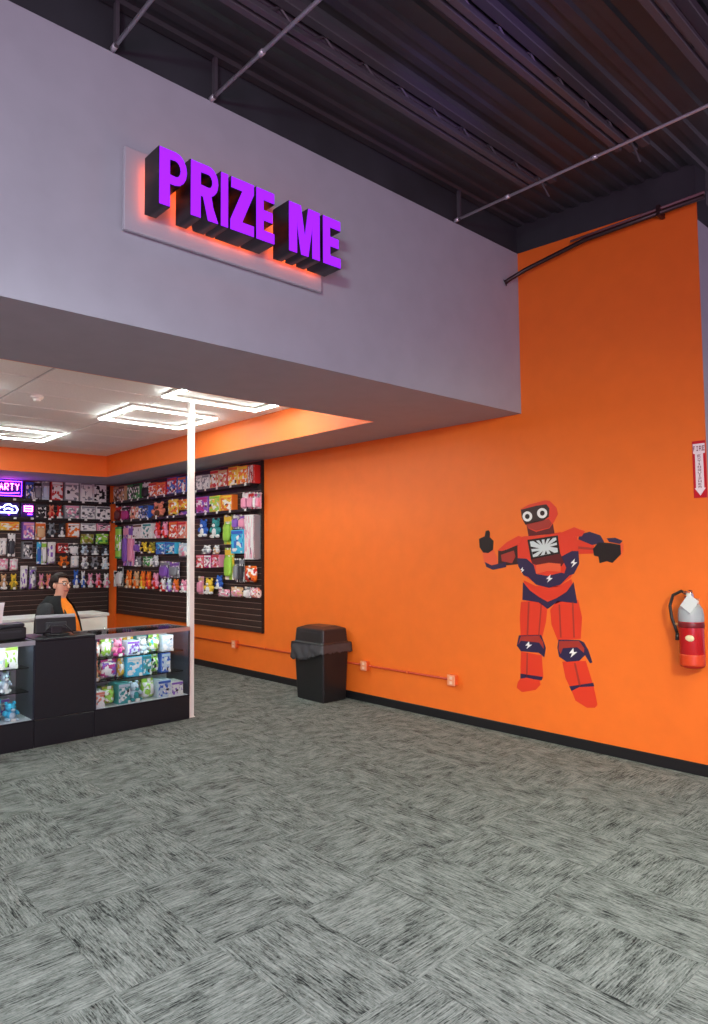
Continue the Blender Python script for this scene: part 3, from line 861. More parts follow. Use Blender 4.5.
# ---- LED frames on the shop ceiling
def led_frame(x0, x1, y0, y1, lab):
    z = ZC - 0.034
    t = thing('led_frame_light', lab, 'ceiling light', ((x0 + x1) / 2, (y0 + y1) / 2, z), group='rectangular LED frames on the shop ceiling')
    a, b, r = (x1 - x0) / 2, (y1 - y0) / 2, 0.017
    for s in (-1, 1):
        box('diffuser', -a - .022, a + .022, s * b - 0.022, s * b + 0.022, -0.006, 0.004, M_LED, t)
        box('diffuser', s * a - 0.022, s * a + 0.022, -b + 0.0225, b - 0.0225, -0.006, 0.004, M_LED, t)
        box('channel', -a - .026, a + .026, s * b - 0.026, s * b + 0.026, 0.0045, 0.024, M_WHITE, t, 0.002)
        box('channel', s * a - 0.026, s * a + 0.026, -b + 0.027, b - 0.027, 0.0045, 0.024, M_WHITE, t, 0.002)
        for q in (-1, 1):
            tube('hanger', [(s * a, q * b, 0.02), (s * a, q * b, 0.034)], 0.006, M_ALU, t, 6)


led_frame(3.10, 4.13, 5.25, 5.98, 'glowing rectangular light frame half hidden by the bulkhead edge')
led_frame(3.08, 4.03, 6.62, 7.42, 'glowing rectangular light frame left of the white post')
led_frame(2.10, 3.11, 8.72, 9.42, 'glowing rectangular light frame farthest back at the left picture edge')
led_frame(0.20, 1.23, 5.25, 5.98, 'added rectangular fill light frame over the left counter, outside the picture, front row')  # this and the next four are unseen frames added to brighten the shop
led_frame(0.75, 1.70, 6.62, 7.42, 'added rectangular fill light frame over the left counter, outside the picture, second row')
led_frame(0.30, 1.31, 8.72, 9.42, 'added rectangular fill light frame over the left counter, outside the picture, back row')
led_frame(-1.60, -0.60, 6.62, 7.42, 'added rectangular fill light frame farther left in the shop, outside the picture, second row')
led_frame(-1.60, -0.60, 8.72, 9.42, 'added rectangular fill light frame farther left in the shop, outside the picture, back row')
sd = thing('smoke_detector', 'small round white detector on the tiled shop ceiling', 'detector', (2.227, 6.88, ZC))
lathe('base', [(0.055, 0.0), (0.06, -0.01), (0.05, -0.03)], M_WHITE, sd, 16)
lathe('cap', [(0.035, -0.03), (0.03, -0.05), (0.012, -0.055)], M_WHITE, sd, 16)

# ---- slatwalls
def slatwall(label, length, loc, rz):
    """local: x along the wall, y into the wall (0 = wall plane, panel in front of it at -0.03), z up"""
    z0, z1, p = 0.585, 2.795, 0.0765
    t = thing('slatwall', label, 'slatwall', loc, rz)
    box('backing', 0, length, -0.010, -0.0005, z0, z1, M_BLACKTRIM, t)
    bs = bmesh.new(); add_box(bs, 0.006, length - 0.006, -0.03, -0.010, 0, p - 0.014, 0.003)
    ms = bpy.data.meshes.new('slat'); bs.to_mesh(ms); bs.free(); ms.materials.append(M_SLAT)
    bi = bmesh.new(); add_box(bi, 0.006, length - 0.006, -0.022, -0.010, 0, 0.005)
    mi = bpy.data.meshes.new('groove_insert'); bi.to_mesh(mi); bi.free(); mi.materials.append(M_INSERT)
    k = 0
    while z0 + (k + 1) * p < z1 + 0.01:
        a = bpy.data.objects.new('slat', ms); a.location = (0, 0, z0 + k * p); link(a, t)
        b = bpy.data.objects.new('groove_insert', mi); b.location = (0, 0, z0 + k * p + p - 0.014); link(b, t)
        k += 1
    box('end_trim', -0.004, 0.012, -0.036, -0.0005, z0 - 0.006, z1, M_BLACKTRIM, t)
    box('end_trim', length - 0.012, length + 0.004, -0.036, -0.0005, z0 - 0.006, z1, M_BLACKTRIM, t)
    return t


slatwall('dark brown slatwall on the orange right wall, full of toys', 11.62 - 7.29, (W, 11.62, 0), -math.pi / 2)
slatwall('dark brown slatwall on the shop back wall, behind the attendant', 5.03 - 0.8, (0.8, YBACK, 0), 0)

# ---- merchandise: shared unit meshes, one thing per article
def unit(name, fn, smooth):
    bm = bmesh.new()
    fn(bm)
    bmesh.ops.recalc_face_normals(bm, faces=bm.faces)
    me = bpy.data.meshes.new(name)
    bm.to_mesh(me); bm.free()
    if smooth:
        for p in me.polygons:
            p.use_smooth = True
    me.materials.append(M_WHITE)
    return me


U_BOX = unit('carton', lambda b: add_box(b, -.5, .5, -.5, .5, -.5, .5, 0.02), False)
U_BALL = unit('rounded', lambda b: add_ball(b, (0, 0, 0), 0.5, u=10, v=7), True)
U_CYL = unit('cylinder', lambda b: add_lathe(b, [(0.47, -.5), (0.5, -.47), (0.5, .47), (0.47, .5)], 12), False)


def pillow(bm):
    n = 6
    g = {}
    for s in (-1, 1):
        for i in range(n + 1):
            for j in range(n + 1):
                u, v = i / n * 2 - 1, j / n * 2 - 1
                edge = abs(u) == 1 or abs(v) == 1
                if edge and s == 1:
                    g[s, i, j] = g[-1, i, j]
                    continue
                d = 0 if edge else (1 - u ** 4) * (1 - v ** 4)
                q = 1 - 0.06 * (1 - abs(v)) if abs(u) == 1 else 1
                g[s, i, j] = bm.verts.new((u * .5 * q, s * .5 * d, v * .5))
        for i in range(n):
            for j in range(n):
                bm.faces.new((g[s, i, j], g[s, i + 1, j], g[s, i + 1, j + 1], g[s, i, j + 1]))


U_PIL = unit('pillow_pack', pillow, True)


def blister(bm):
    add_box(bm, -.5, .5, -.5, .5, -.5, .5, 0.22, 2)


U_BLI = unit('blister_bubble', blister, True)


def part(name, me, m, parent, loc, sc, ry=0.0):
    o = bpy.data.objects.new(name, me)
    o.material_slots[0].link = 'OBJECT'
    o.material_slots[0].material = m
    o.location = loc
    o.scale = sc
    o.rotation_euler = (0, ry, 0)
    return link(o, parent)


NOUN = dict(box='boxed toy', card='carded toy', plush='plush toy', bag='bagged toy', tube='long toy tube', book='tall packed toy')


def article(kind, c1, c2, w, h, d, label, cat, loc, rz, group, detail=True):
    """local: x to the right as seen, y away from the viewer (0 = front, d = back), z up from the base"""
    t = thing({'box': 'toy_box', 'card': 'toy_card', 'plush': 'plush_toy', 'bag': 'toy_bag', 'tube': 'toy_tube', 'book': 'toy_pack'}[kind], label, cat, loc, rz, group)
    S1, S2, P = solid(c1), solid(c2), print_mat(c1, c2)
    if kind == 'box':
        part('carton', U_BOX, S1, t, (0, d / 2 + .004, h / 2), (w, d - .008, h))
        part('front_print', U_BOX, P, t, (0, .004, h * .44), (w * .9, .008, h * .72))
        part('title_band', U_BOX, S2, t, (0, .0035, h * .89), (w * .9, .007, h * .13))
        part('price_tag', U_BOX, M_WHITE, t, (w * .38, -.001, h * .07), (min(.035, w * .2), .006, min(.025, h * .14)))
    elif kind == 'card':
        part('backing_card', U_BOX, P, t, (0, d * .55, h / 2), (w, .012, h))
        part('blister', U_BLI, S1, t, (0, d * .28, h * .40), (w * .76, d * .55, h * .58))
        part('header', U_BOX, S2, t, (0, d * .50, h * .86), (w * .94, .016, h * .17))
        part('hang_hook', U_CYL, M_ALU, t, (0, d * .78, h * .95), (.008, .008, .008))
        part('price_tag', U_BOX, M_WHITE, t, (0, d * .2, h * .97), (min(.035, w * .3), .006, .025))
        part('hang_rod', U_BOX, M_ALU, t, (0, d * .6, h * .955), (.006, d * .8, .006))
    elif kind == 'plush':
        part('body', U_BALL, fabric(c1), t, (0, d * .5, h * .30), (w * .72, d * .85, h * .58))
        part('belly', U_BALL, fabric(c2), t, (0, d * .22, h * .29), (w * .42, d * .4, h * .40))
        hd = part('head', U_BALL, fabric(c1), t, (0, d * .45, h * .68), (w * .62, d * .85, h * .46))
        part('muzzle', U_BALL, fabric(c2), t, (0, d * .10, h * .62), (w * .28, d * .3, h * .18))
        for s in (-1, 1):
            part('ear', U_BALL, fabric(c1 if kind else c2), t, (s * w * .24, d * .5, h * .90), (w * .22, d * .3, h * .20))
            part('arm', U_BALL, fabric(c1), t, (s * w * .37, d * .4, h * .40), (w * .24, d * .5, h * .30), s * -.5)
            part('foot', U_BALL, fabric(c2), t, (s * w * .26, d * .3, h * .09), (w * .34, d * .6, h * .18))
            part('eye', U_BALL, solid('black'), t, (s * w * .11, d * .06, h * .72), (w * .07, d * .08, h * .06))
        part('price_tag', U_BOX, M_WHITE, t, (0, d * .02, min(.035, h * .16) * .5 + .001), (min(.05, w * .3), .004, min(.035, h * .16)))
    elif kind == 'bag':
        part('pouch', U_PIL, P, t, (0, d * .55, h * .46), (w, d * .9, h * .9))
        part('header', U_BOX, S1, t, (0, d * .5, h * .92), (w * .9, .014, h * .16))
        part('price_tag', U_BOX, M_WHITE, t, (0, d * .3, h * .97), (min(.035, w * .3), .006, .025))
    elif kind == 'tube':
        part('barrel', U_CYL, S1, t, (0, d * .5, h * .5), (w * .7, d * .92, h))
        part('wrap_print', U_CYL, P, t, (0, d * .5, h * .5), (w * .74, d * 1.0, h * .5))
        part('end_cap', U_CYL, S2, t, (0, d * .5, h * .97), (w * .76, d * .98, h * .06))
        part('end_cap', U_CYL, S2, t, (0, d * .5, h * .03), (w * .76, d * .98, h * .06))
    elif kind == 'book':
        part('sleeve', U_BOX, S1, t, (0, d * .5, h * .5), (w, d, h))
        n = 3
        for k in range(n):
            part('spine_print', U_BOX, P, t, ((k - 1) * w * .31, -.002, h * .5), (w * .27, .01, h * .94))
    return t


ORD = ['', 'first', 'second', 'third', 'fourth', 'fifth', 'sixth', 'seventh', 'eighth', 'ninth', 'tenth', 'eleventh', 'twelfth', 'thirteenth', 'fourteenth', 'fifteenth', 'sixteenth', 'seventeenth', 'eighteenth', 'nineteenth', 'twentieth']
ROWN = {1: 'top', 2: 'second', 3: 'third', 4: 'fourth', 5: 'fifth', 6: 'bottom'}
def spread_out(items):
    out = []
    for (r, c, w, z0, z1, kind, c1, c2) in items:
        lo, hi = max(c - w / 2, 7.32), min(c + w / 2, 11.595)
        c, w = (lo + hi) / 2, hi - lo
        if w > 0.34 and kind in ('box', 'bag', 'card'):
            out.append((r, c + w / 4, w / 2, z0, z1, kind, c1, c2))
            out.append((r, c - w / 4, w / 2, z0, z1 - 0.012, kind, c2, c1))
        else:
            out.append((r, c, w, z0, z1, kind, c1, c2))
    return out


def seat(r, z0, table):
    return table[r] + 0.0006 if r in table and z0 < table[r] + 0.05 else z0


ORD += ['twenty-first', 'twenty-second', 'twenty-third', 'twenty-fourth', 'twenty-fifth', 'twenty-sixth', 'twenty-seventh', 'twenty-eighth']
for r in range(1, 7):
    row = sorted([i for i in spread_out(SIDE_ITEMS) if i[0] == r], key=lambda i: -i[1])
    for n, (_, yc, w, z0, z1, kind, c1, c2) in enumerate(row, 1):
        d = 0.098
        z0 = seat(r, z0, {1: 2.495, 2: 2.165})
        article(kind, c1, c2, w * (0.90 if kind == 'plush' else 0.97), z1 - z0, d,
                '%s and %s %s, %s from the corner, %s row of right slatwall' % (c1, c2, NOUN[kind], ORD[n], ROWN[r]), NOUN[kind].split()[-1] if kind != 'tube' else 'toy',
                (W - 0.13, yc, z0), -math.pi / 2, 'toys on the right slatwall')
    row = sorted([i for i in BACK_ITEMS if i[0] == r], key=lambda i: -i[1])
    for n, (_, xc, w, z0, z1, kind, c1, c2) in enumerate(row, 1):
        d = 0.098
        z0 = seat(r, z0, {1: 2.49, 2: 2.195})
        z1 = min(z1, {2: 2.425, 3: 2.13}.get(r, 9))
        article(kind, c1, c2, w * (0.90 if kind == 'plush' else 0.97), z1 - z0, d,
                '%s and %s %s, %s from the corner, %s row of back slatwall' % (c1, c2, NOUN[kind], ORD[n], ROWN[r]), 'toy',
                (xc, YBACK - 0.13, z0), 0, 'toys on the back slatwall')

# shelves under the upper rows, with price tags
def shelf(label, length, loc, rz, ntag, thick=0.016):
    t = thing('display_shelf', label, 'shelf', loc, rz, 'black shelves on the slatwalls')
    box('board', 0, length, -0.165, -0.031, -thick, 0, M_BLACKPL, t, 0.003)
    box('front_rail', 0, length, -0.172, -0.165, -thick - 0.012, 0.006, M_BLACKPL, t)
    for k in range(ntag):
        x = length * (k + 0.5) / ntag + random.uniform(-.06, .06)
        box('price_tag', x - 0.022, x + 0.022, -0.174, -0.172, -thick - 0.008, 0.006, M_WHITE, t)
    for k in range(max(2, int(length / 0.9))):
        x = 0.06 + (length - 0.12) * k / (max(2, int(length / 0.9)) - 1)
        box('bracket', x - 0.006, x + 0.006, -0.13, -0.031, -thick - 0.045, -thick, M_BLACKPL, t)
    return t


shelf('long black shelf under the top row of right slatwall toys', 4.2, (W, 11.55, 2.495), -math.pi / 2, 14)
shelf('long black shelf under the second row of right slatwall toys', 4.2, (W, 11.55, 2.165), -math.pi / 2, 14)
shelf('long black shelf under the top row of back slatwall toys', 2.0, (3.0, YBACK, 2.49), 0, 7)
shelf('long black shelf under the second row of back slatwall toys', 2.0, (3.0, YBACK, 2.195), 0, 7)

# ---- neon signs at the far left
M_NPINK = mat('neon_pink', (255, 120, 200), 0.4, emit=(255, 84, 190), strength=14.0)
M_NVIO = mat('neon_violet', (170, 90, 255), 0.4, emit=(110, 40, 255), strength=16.0)
M_NBLUE = mat('neon_white_blue', (210, 220, 255), 0.4, emit=(170, 180, 255), strength=8.0)
M_NBACK = mat('neon_backing', (40, 20, 90), 0.3)
t = thing('neon_sign', 'pink neon lettering sign PARTY on a violet board, top left of back slatwall', 'neon sign', (3.37, YBACK - 0.14, 2.53))
box('backing_board', -0.24, 0.19, 0.03, 0.108, 0.0, 0.25, M_NBACK, t, 0.004)
SEG = {'P': [[(0, 0), (0, 1), (.6, 1), (.7, .75), (.6, .5), (0, .5)]], 'A': [[(0, 0), (.35, 1), (.7, 0)], [(.15, .4), (.55, .4)]], 'R': [[(0, 0), (0, 1), (.6, 1), (.7, .75), (.6, .5), (0, .5), (.7, 0)]], 'T': [[(0, 1), (.7, 1)], [(.35, 1), (.35, 0)]], 'Y': [[(0, 1), (.35, .5), (.7, 1)], [(.35, .5), (.35, 0)]]}
for k, ch in enumerate('PARTY'):
    bm = bmesh.new()
    for s in SEG[ch]:
        add_tube(bm, [(-0.22 + k * 0.078 + a * 0.075, 0.015, 0.10 + b * 0.10) for a, b in s], 0.0075, 6)
    from_bm('neon_letter', bm, M_NPINK, t, True)
tube('neon_underline', [(-0.20, 0.015, 0.055), (-0.02, 0.015, 0.045), (0.15, 0.015, 0.062)], 0.008, M_NVIO, t)
tube('neon_border', [(-0.235, 0.02, 0.01), (0.185, 0.02, 0.01), (0.185, 0.02, 0.24), (-0.235, 0.02, 0.24)], 0.006, M_NVIO, t, 6, True)
t = thing('neon_sign', 'bluish white cloud shaped neon light below the neon lettering sign', 'neon sign', (3.38, YBACK - 0.14, 2.215))
box('backing_board', -0.19, 0.14, 0.03, 0.108, 0.0, 0.22, M_NBACK, t, 0.004)
cl = [(-0.14, .06), (-0.16, .10), (-0.13, .14), (-0.09, .14), (-0.06, .18), (0.0, .19), (0.04, .16), (0.09, .16), (0.12, .11), (0.10, .06)]
tube('neon_tube', [(a, 0.015, b) for a, b in cl], 0.012, M_NBLUE, t, 6, True)
tube('neon_tube', [(-0.08, 0.015, .10), (-0.02, 0.015, .13), (0.05, 0.015, .10)], 0.012, M_NBLUE, t, 6)
tube('neon_drop', [(-0.02, 0.015, .045), (0.0, 0.015, .02)], 0.009, M_NVIO, t, 6)
t = thing('neon_sign', 'small glowing pink rectangular neon light beside the cloud neon', 'neon sign', (3.66, YBACK - 0.14, 2.215))
box('backing_board', -0.10, 0.10, 0.03, 0.108, 0.0, 0.22, M_NBACK, t, 0.004)
tube('neon_tube', [(-0.06, 0.015, .09), (0.06, 0.015, .09), (0.06, 0.015, .17), (-0.06, 0.015, .17)], 0.012, M_NPINK, t, 6, True)
tube('neon_tube', [(-0.05, 0.015, .13), (0.05, 0.015, .13)], 0.012, M_NPINK, t, 6)
tube('neon_bar', [(-0.01, 0.015, .04), (0.06, 0.015, .04)], 0.009, M_NVIO, t, 6)

# ---- counters
def glass_case(label, x0, x1, light):
    y0, y1, zb, zt = YC, 6.56, 0.235, 0.885
    t = thing('display_case', label, 'display case', ((x0 + x1) / 2, (y0 + y1) / 2, 0))
    cx, cy = (x0 + x1) / 2, (y0 + y1) / 2
    a, b = (x1 - x0) / 2, (y1 - y0) / 2
    box('plinth', -a, a, -b, b, 0, zb - 0.012, M_BLACKLAM, t, 0.003)
    box('deck', -a + .012, a - .012, -b + .012, b - .012, zb - 0.012, zb, mat('white_laminate', (226, 228, 232), 0.4), t)
    dk = mat('dark_case_side', (58, 62, 74), 0.3)
    for s in (-1, 1):
        box('end_panel', s * a - (0.014 if s > 0 else 0), s * a + (0.014 if s < 0 else 0), -b, b, zb - 0.011, zt - 0.012, dk, t)
    box('back_panel', -a + .014, a - .014, b - 0.014, b, zb, zt - 0.012, MATS['white_laminate'], t)
    box('front_glass', -a + .002, a - .002, -b, -b + 0.006, zb - 0.011, zt - 0.012, M_GLASS, t)
    box('glass_top', -a, a, -b, b, zt - 0.009, zt - 0.001, M_GLASS, t)
    for zz in (0.455, 0.655):
        box('glass_shelf', -a + .016, a - .016, -b + 0.10, b - 0.016, zz - 0.008, zz, glass_mat('shelf_glass', (0.86, 0.95, 0.93, 1)), t)
    box('front_rail', -a, a, -b - 0.001, -b + 0.012, zt - 0.036, zt + 0.001, M_ALU, t)
    box('rear_rail', -a, a, b - 0.012, b + 0.003, zt - 0.018, zt + 0.001, M_ALU, t)
    for s in (-1, 1):
        box('side_rail', s * a - (0.012 if s > 0 else 0), s * a + (0.012 if s < 0 else 0), -b + .012, b - .012, zt - 0.018, zt + 0.001, M_ALU, t)
    box('bottom_rail', -a, a, -b - 0.001, -b + 0.010, zb - 0.016, zb - 0.002, mat('dark_metal_rail', (40, 42, 46), 0.35, 0.6), t)
    box('light_strip', -a + .03, a - .03, -b + 0.014, -b + 0.034, zt - 0.030, zt - 0.018, mat('case_led', (255, 255, 255), 0.5, emit=(236, 246, 255), strength=light), t)
    return t


glass_case('glass display case of bright toys right of the black register stand', 2.503, 3.44, 22.0)
glass_case('glass display case at the left picture edge beside the register stand', 0.60, 1.995, 22.0)

st = thing('register_stand', 'plain black register stand between the two glass cases', 'counter', (2.249, 6.33, 0))
box('plinth', -0.252, 0.252, -0.231, 0.23, 0, 0.225, M_BLACKLAM, st, 0.003)
box('front_panel', -0.2525, 0.2525, -0.231, -0.21, 0.229, 0.875, M_BLACKLAM, st, 0.003)
for s in (-1, 1):
    box('side_panel', s * 0.2525 - (0.018 if s > 0 else 0), s * 0.2525 + (0.018 if s < 0 else 0), -0.21, 0.23, 0.225, 0.875, M_BLACKLAM, st)
box('shelf', -0.234, 0.234, -0.20, 0.23, 0.52, 0.54, M_BLACKLAM, st)
box('worktop', -0.2525, 0.2525, -0.233, 0.235, 0.876, 0.896, M_BLACKLAM, st, 0.003)

# ---- goods in the cases
pal_case = ['cyan', 'pink', 'purple', 'white', 'lime', 'ice', 'blue', 'yellow', 'salmon', 'teal', 'magenta']
rng = random.Random(5)


def fill_case(x0, x1, tagname, spec):
    for zz, rown, items in spec:
        x = x0 + 0.022
        n = len(items)
        for k, (kind, c1, c2, w, h) in enumerate(items, 1):
            dep = 0.15 if zz > 0.3 else 0.20
            yy = YC + (0.125 if zz > 0.3 else 0.035)
            article(kind, c1, c2, w * 0.97, min(h * 1.08, 0.185), dep, '%s and %s %s, %s from left on %s of %s case' % (c1, c2, NOUN[kind], ORD[k], rown, tagname), 'toy',
                    (x + w / 2, yy, zz + 0.0005), 0, 'toys inside the %s glass case' % tagname)
            x += w
        # a second rank behind, standing a little higher
        x = x0 + 0.03
        for k in range(1, 7):
            w = (x1 - x0 - 0.06) / 6
            c1, c2 = rng.sample(pal_case, 2)
            kind = rng.choice(['box', 'bag', 'box'])
            article(kind, c1, c2, w * 0.9, rng.uniform(0.12, 0.165), 0.09, '%s and %s %s, rear rank, %s from left, %s of %s case' % (c1, c2, NOUN[kind], ORD[k], rown, tagname), 'toy',
                    (x + w / 2, YC + 0.30, zz + 0.0005), 0, 'toys inside the %s glass case' % tagname)
            x += w


fill_case(2.503, 3.30, 'right', [
    (0.655, 'top shelf', [('bag', 'salmon', 'white', .10, .13), ('bag', 'lime', 'white', .11, .15), ('plush', 'pink', 'magenta', .12, .15), ('box', 'ice', 'purple', .13, .12), ('plush', 'white', 'ice', .11, .13), ('bag', 'lime', 'cyan', .12, .15), ('box', 'ice', 'white', .12, .14)]),
    (0.455, 'middle shelf', [('plush', 'salmon', 'tan', .10, .17), ('bag', 'magenta', 'purple', .17, .17), ('bag', 'yellow', 'white', .06, .16), ('box', 'cyan', 'white', .16, .18), ('box', 'cyan', 'teal', .09, .17), ('bag', 'lime', 'green', .10, .17), ('box', 'blue', 'ice', .10, .17)]),
    (0.235, 'floor', [('box', 'white', 'salmon', .09, .13), ('bag', 'olive', 'lime', .12, .15), ('box', 'teal', 'ice', .12, .19), ('plush', 'ice', 'teal', .14, .17), ('bag', 'lime', 'white', .13, .19), ('box', 'ice', 'blue', .14, .15), ('box', 'white', 'purple', .13, .12)])])
fill_case(1.20, 1.93, 'left', [
    (0.655, 'top shelf', [('box', 'ice', 'white', .14, .16), ('bag', 'white', 'cyan', .14, .18), ('box', 'white', 'pink', .14, .16), ('box', 'white', 'ice', .15, .18), ('box', 'white', 'lime', .11, .18)]),
    (0.455, 'middle shelf', [('plush', 'pink', 'white', .14, .16), ('bag', 'lime', 'white', .13, .14), ('box', 'cyan', 'blue', .13, .17), ('bag', 'purple', 'magenta', .14, .14), ('plush', 'ice', 'white', .11, .17)]),
    (0.235, 'floor', [('box', 'yellow', 'white', .13, .15), ('plush', 'pink', 'purple', .14, .16), ('bag', 'teal', 'cyan', .14, .15), ('bag', 'cyan', 'ice', .15, .17), ('plush', 'cyan', 'ice', .13, .14)])])

# ---- till monitor seen from behind
t = thing('till_monitor', 'black till monitor seen from behind on the register stand', 'monitor', (2.235, 6.30, 0.896), math.radians(-8))
sc = 0.0
head = bpy.data.objects.new('screen_head', None)
pivot = Matrix.Rotation(math.radians(-14), 4, 'X')
bm = bmesh.new(); add_box(bm, -0.168, 0.168, -0.018, 0.014, 0.02, 0.151, 0.008, 2)
bmesh.ops.transform(bm, matrix=pivot, verts=bm.verts)
case_o = from_bm('housing', bm, M_BLACKPL, t)
bm = bmesh.new(); add_box(bm, -0.164, 0.164, -0.016, 0.012, 0.1505, 0.180, 0.004)
bmesh.ops.transform(bm, matrix=pivot, verts=bm.verts)
from_bm('top_edge', bm, mat('silver_plastic', (176, 182, 184), 0.35, 0.3), t)
bm = bmesh.new(); add_box(bm, -0.155, 0.155, 0.014, 0.017, 0.035, 0.140)
bmesh.ops.transform(bm, matrix=pivot, verts=bm.verts)
from_bm('screen', bm, mat('screen_glow', (40, 60, 90), 0.2, emit=(150, 180, 220), strength=0.6), t)
bm = bmesh.new(); add_box(bm, -0.09, 0.09, -0.034, -0.018, 0.045, 0.115, 0.012, 2)
bmesh.ops.transform(bm, matrix=pivot, verts=bm.verts)
from_bm('rear_cover', bm, mat('dark_grey_plastic', (44, 46, 50), 0.35), t)
box('neck', -0.05, 0.05, -0.03, 0.03, 0.012, 0.085, M_BLACKPL, t, 0.01, 2)
box('foot', -0.10, 0.10, -0.075, 0.075, 0.0, 0.016, M_BLACKPL, t, 0.006)
tube('cable', [(0.06, -0.04, 0.09), (0.10, -0.07, 0.05), (0.13, -0.06, 0.012), (0.20, 0.02, 0.006)], 0.005, M_BLACKPL, t, 6)
tube('cable', [(-0.06, -0.04, 0.09), (-0.10, -0.08, 0.05), (-0.12, -0.06, 0.012)], 0.005, M_BLACKPL, t, 6)

t = thing('receipt_printer', 'black receipt printer with white paper on the left glass case', 'printer', (1.86, 6.40, 0.884))
box('body', -0.13, 0.13, -0.09, 0.09, 0.0, 0.10, M_BLACKPL, t, 0.012, 2)
box('lid', -0.12, 0.12, -0.08, 0.08, 0.10, 0.135, mat('dark_grey_plastic', (44, 46, 50), 0.35), t, 0.014, 2)
box('front_slot', -0.09, 0.09, -0.093, -0.089, 0.06, 0.075, MATS['dark_grey_plastic'], t)
bm = bmesh.new()
pp = [(-0.06, 0.03 - 0.004 * k * k * .3, 0.12 + 0.028 * k) for k in range(8)]
for k in range(7):
    a, b = pp[k], pp[k + 1]
    v = [bm.verts.new(q) for q in ((-0.12, a[1], a[2]), (-0.03, a[1], a[2]), (-0.03, b[1], b[2]), (-0.12, b[1], b[2]))]
    bm.faces.new(v)
bmesh.ops.remove_doubles(bm, verts=bm.verts, dist=1e-5)
bmesh.ops.solidify(bm, geom=bm.faces[:], thickness=0.0015)
from_bm('paper', bm, mat('paper_white', (240, 238, 234), 0.8), t)

# ---- white back counter behind the attendant
t = thing('back_counter', 'white cabinet counter standing behind the attendant', 'cabinet', (2.75, 8.6, 0))
box('carcass', -0.82, 0.82, -0.24, 0.25, 0.08, 0.85, MATS['white_laminate'], t, 0.003)
box('toe_kick', -0.80, 0.80, -0.20, 0.24, 0.0, 0.08, M_BLACKLAM, t)
box('worktop', -0.84, 0.84, -0.27, 0.26, 0.85, 0.885, mat('pale_grey_top', (206, 206, 202), 0.35), t, 0.004)
for k in range(4):
    dr = box('door', -0.81 + k * 0.41, -0.81 + k * 0.41 + 0.40, -0.258, -0.240, 0.10, 0.84, M_WHITE, t, 0.003)
    tube('handle', [(-0.81 + k * 0.41 + 0.36, -0.27, 0.60), (-0.81 + k * 0.41 + 0.36, -0.27, 0.72)], 0.006, M_CHROME, dr, 6)
t = thing('price_chart', 'white price chart with orange columns on the white back counter', 'chart', (2.52, 8.34, 0.60))
box('sheet', -0.11, 0.09, -0.003, 0.0, 0.0, 0.235, MATS['paper_white'], t)
for a in (-0.085, -0.045, 0.005, 0.045):
    box('printed_column', a - 0.0, a + 0.03, -0.0045, -0.003, 0.03, 0.17, mat('orange_ink', (226, 128, 84), 0.7), t)
box('printed_title', -0.09, 0.07, -0.0045, -0.003, 0.185, 0.215, mat('grey_ink', (120, 118, 122), 0.7), t)

# ================================================================== ATTENDANT
def skin_mesh(name, nodes, edges, m, parent, root=0, sub=2):
    me = bpy.data.meshes.new(name)
    me.from_pydata([n[:3] for n in nodes], edges, [])
    o = bpy.data.objects.new(name, me)
    me.materials.append(m)
    link(o, parent)
    md = o.modifiers.new('skin', 'SKIN')
    md.use_smooth_shade = True
    if not me.skin_vertices:
        bm = bmesh.new(); bm.from_mesh(me); bm.verts.layers.skin.verify(); bm.to_mesh(me); bm.free()
    sv = me.skin_vertices[0].data
    for i, n in enumerate(nodes):
        sv[i].radius = (n[3], n[4] if len(n) > 4 else n[3])
        sv[i].use_root = (i == root)
    s = o.modifiers.new('subdivision', 'SUBSURF'); s.levels = sub; s.render_levels = sub
    return o


M_SKIN = mat('skin', (226, 172, 142), 0.5)
M_HAIR = mat('dark_brown_hair', (38, 27, 25), 0.65, grain=0.3, grain_scale=60, spec=0.2)
M_JACKET = mat('charcoal_jacket', (38, 40, 44), 0.85, grain=0.15, grain_scale=40)
M_SHIRT = mat('orange_shirt', (246, 142, 24), 0.8, grain=0.06, grain_scale=30)
M_TROUSER = mat('black_trousers', (28, 28, 32), 0.85)

PX, PY, PR = 2.585, 7.30, math.radians(-44)
stool = thing('stool', 'round black stool under the seated attendant', 'stool', (PX - 0.0, PY, 0), PR)
lathe('seat', [(0.16, 0.44), (0.18, 0.455), (0.18, 0.485), (0.165, 0.50)], M_BLACKPL, stool, 20)
for a in range(4):
    c, s = math.cos(a * math.pi / 2 + .78), math.sin(a * math.pi / 2 + .78)
    tube('leg', [(c * 0.11, s * 0.11, 0.44), (c * 0.20, s * 0.20, 0.0)], 0.012, M_CHROME, stool, 8)
tube('foot_ring', [(0.175 * math.cos(k * math.pi / 8), 0.175 * math.sin(k * math.pi / 8), 0.16) for k in range(16)], 0.008, M_CHROME, stool, 6, True)

person = thing('person', 'seated attendant in a dark jacket and orange shirt behind the counter', 'person', (PX, PY, -0.15), PR)
person.scale = (1.12, 1.12, 1.12)
N, E = [], []


def nd(x, y, z, r, r2=None, frm=None):
    N.append((x, y, z, r, r2 if r2 else r))
    if frm is not None:
        E.append((frm, len(N) - 1))
    return len(N) - 1


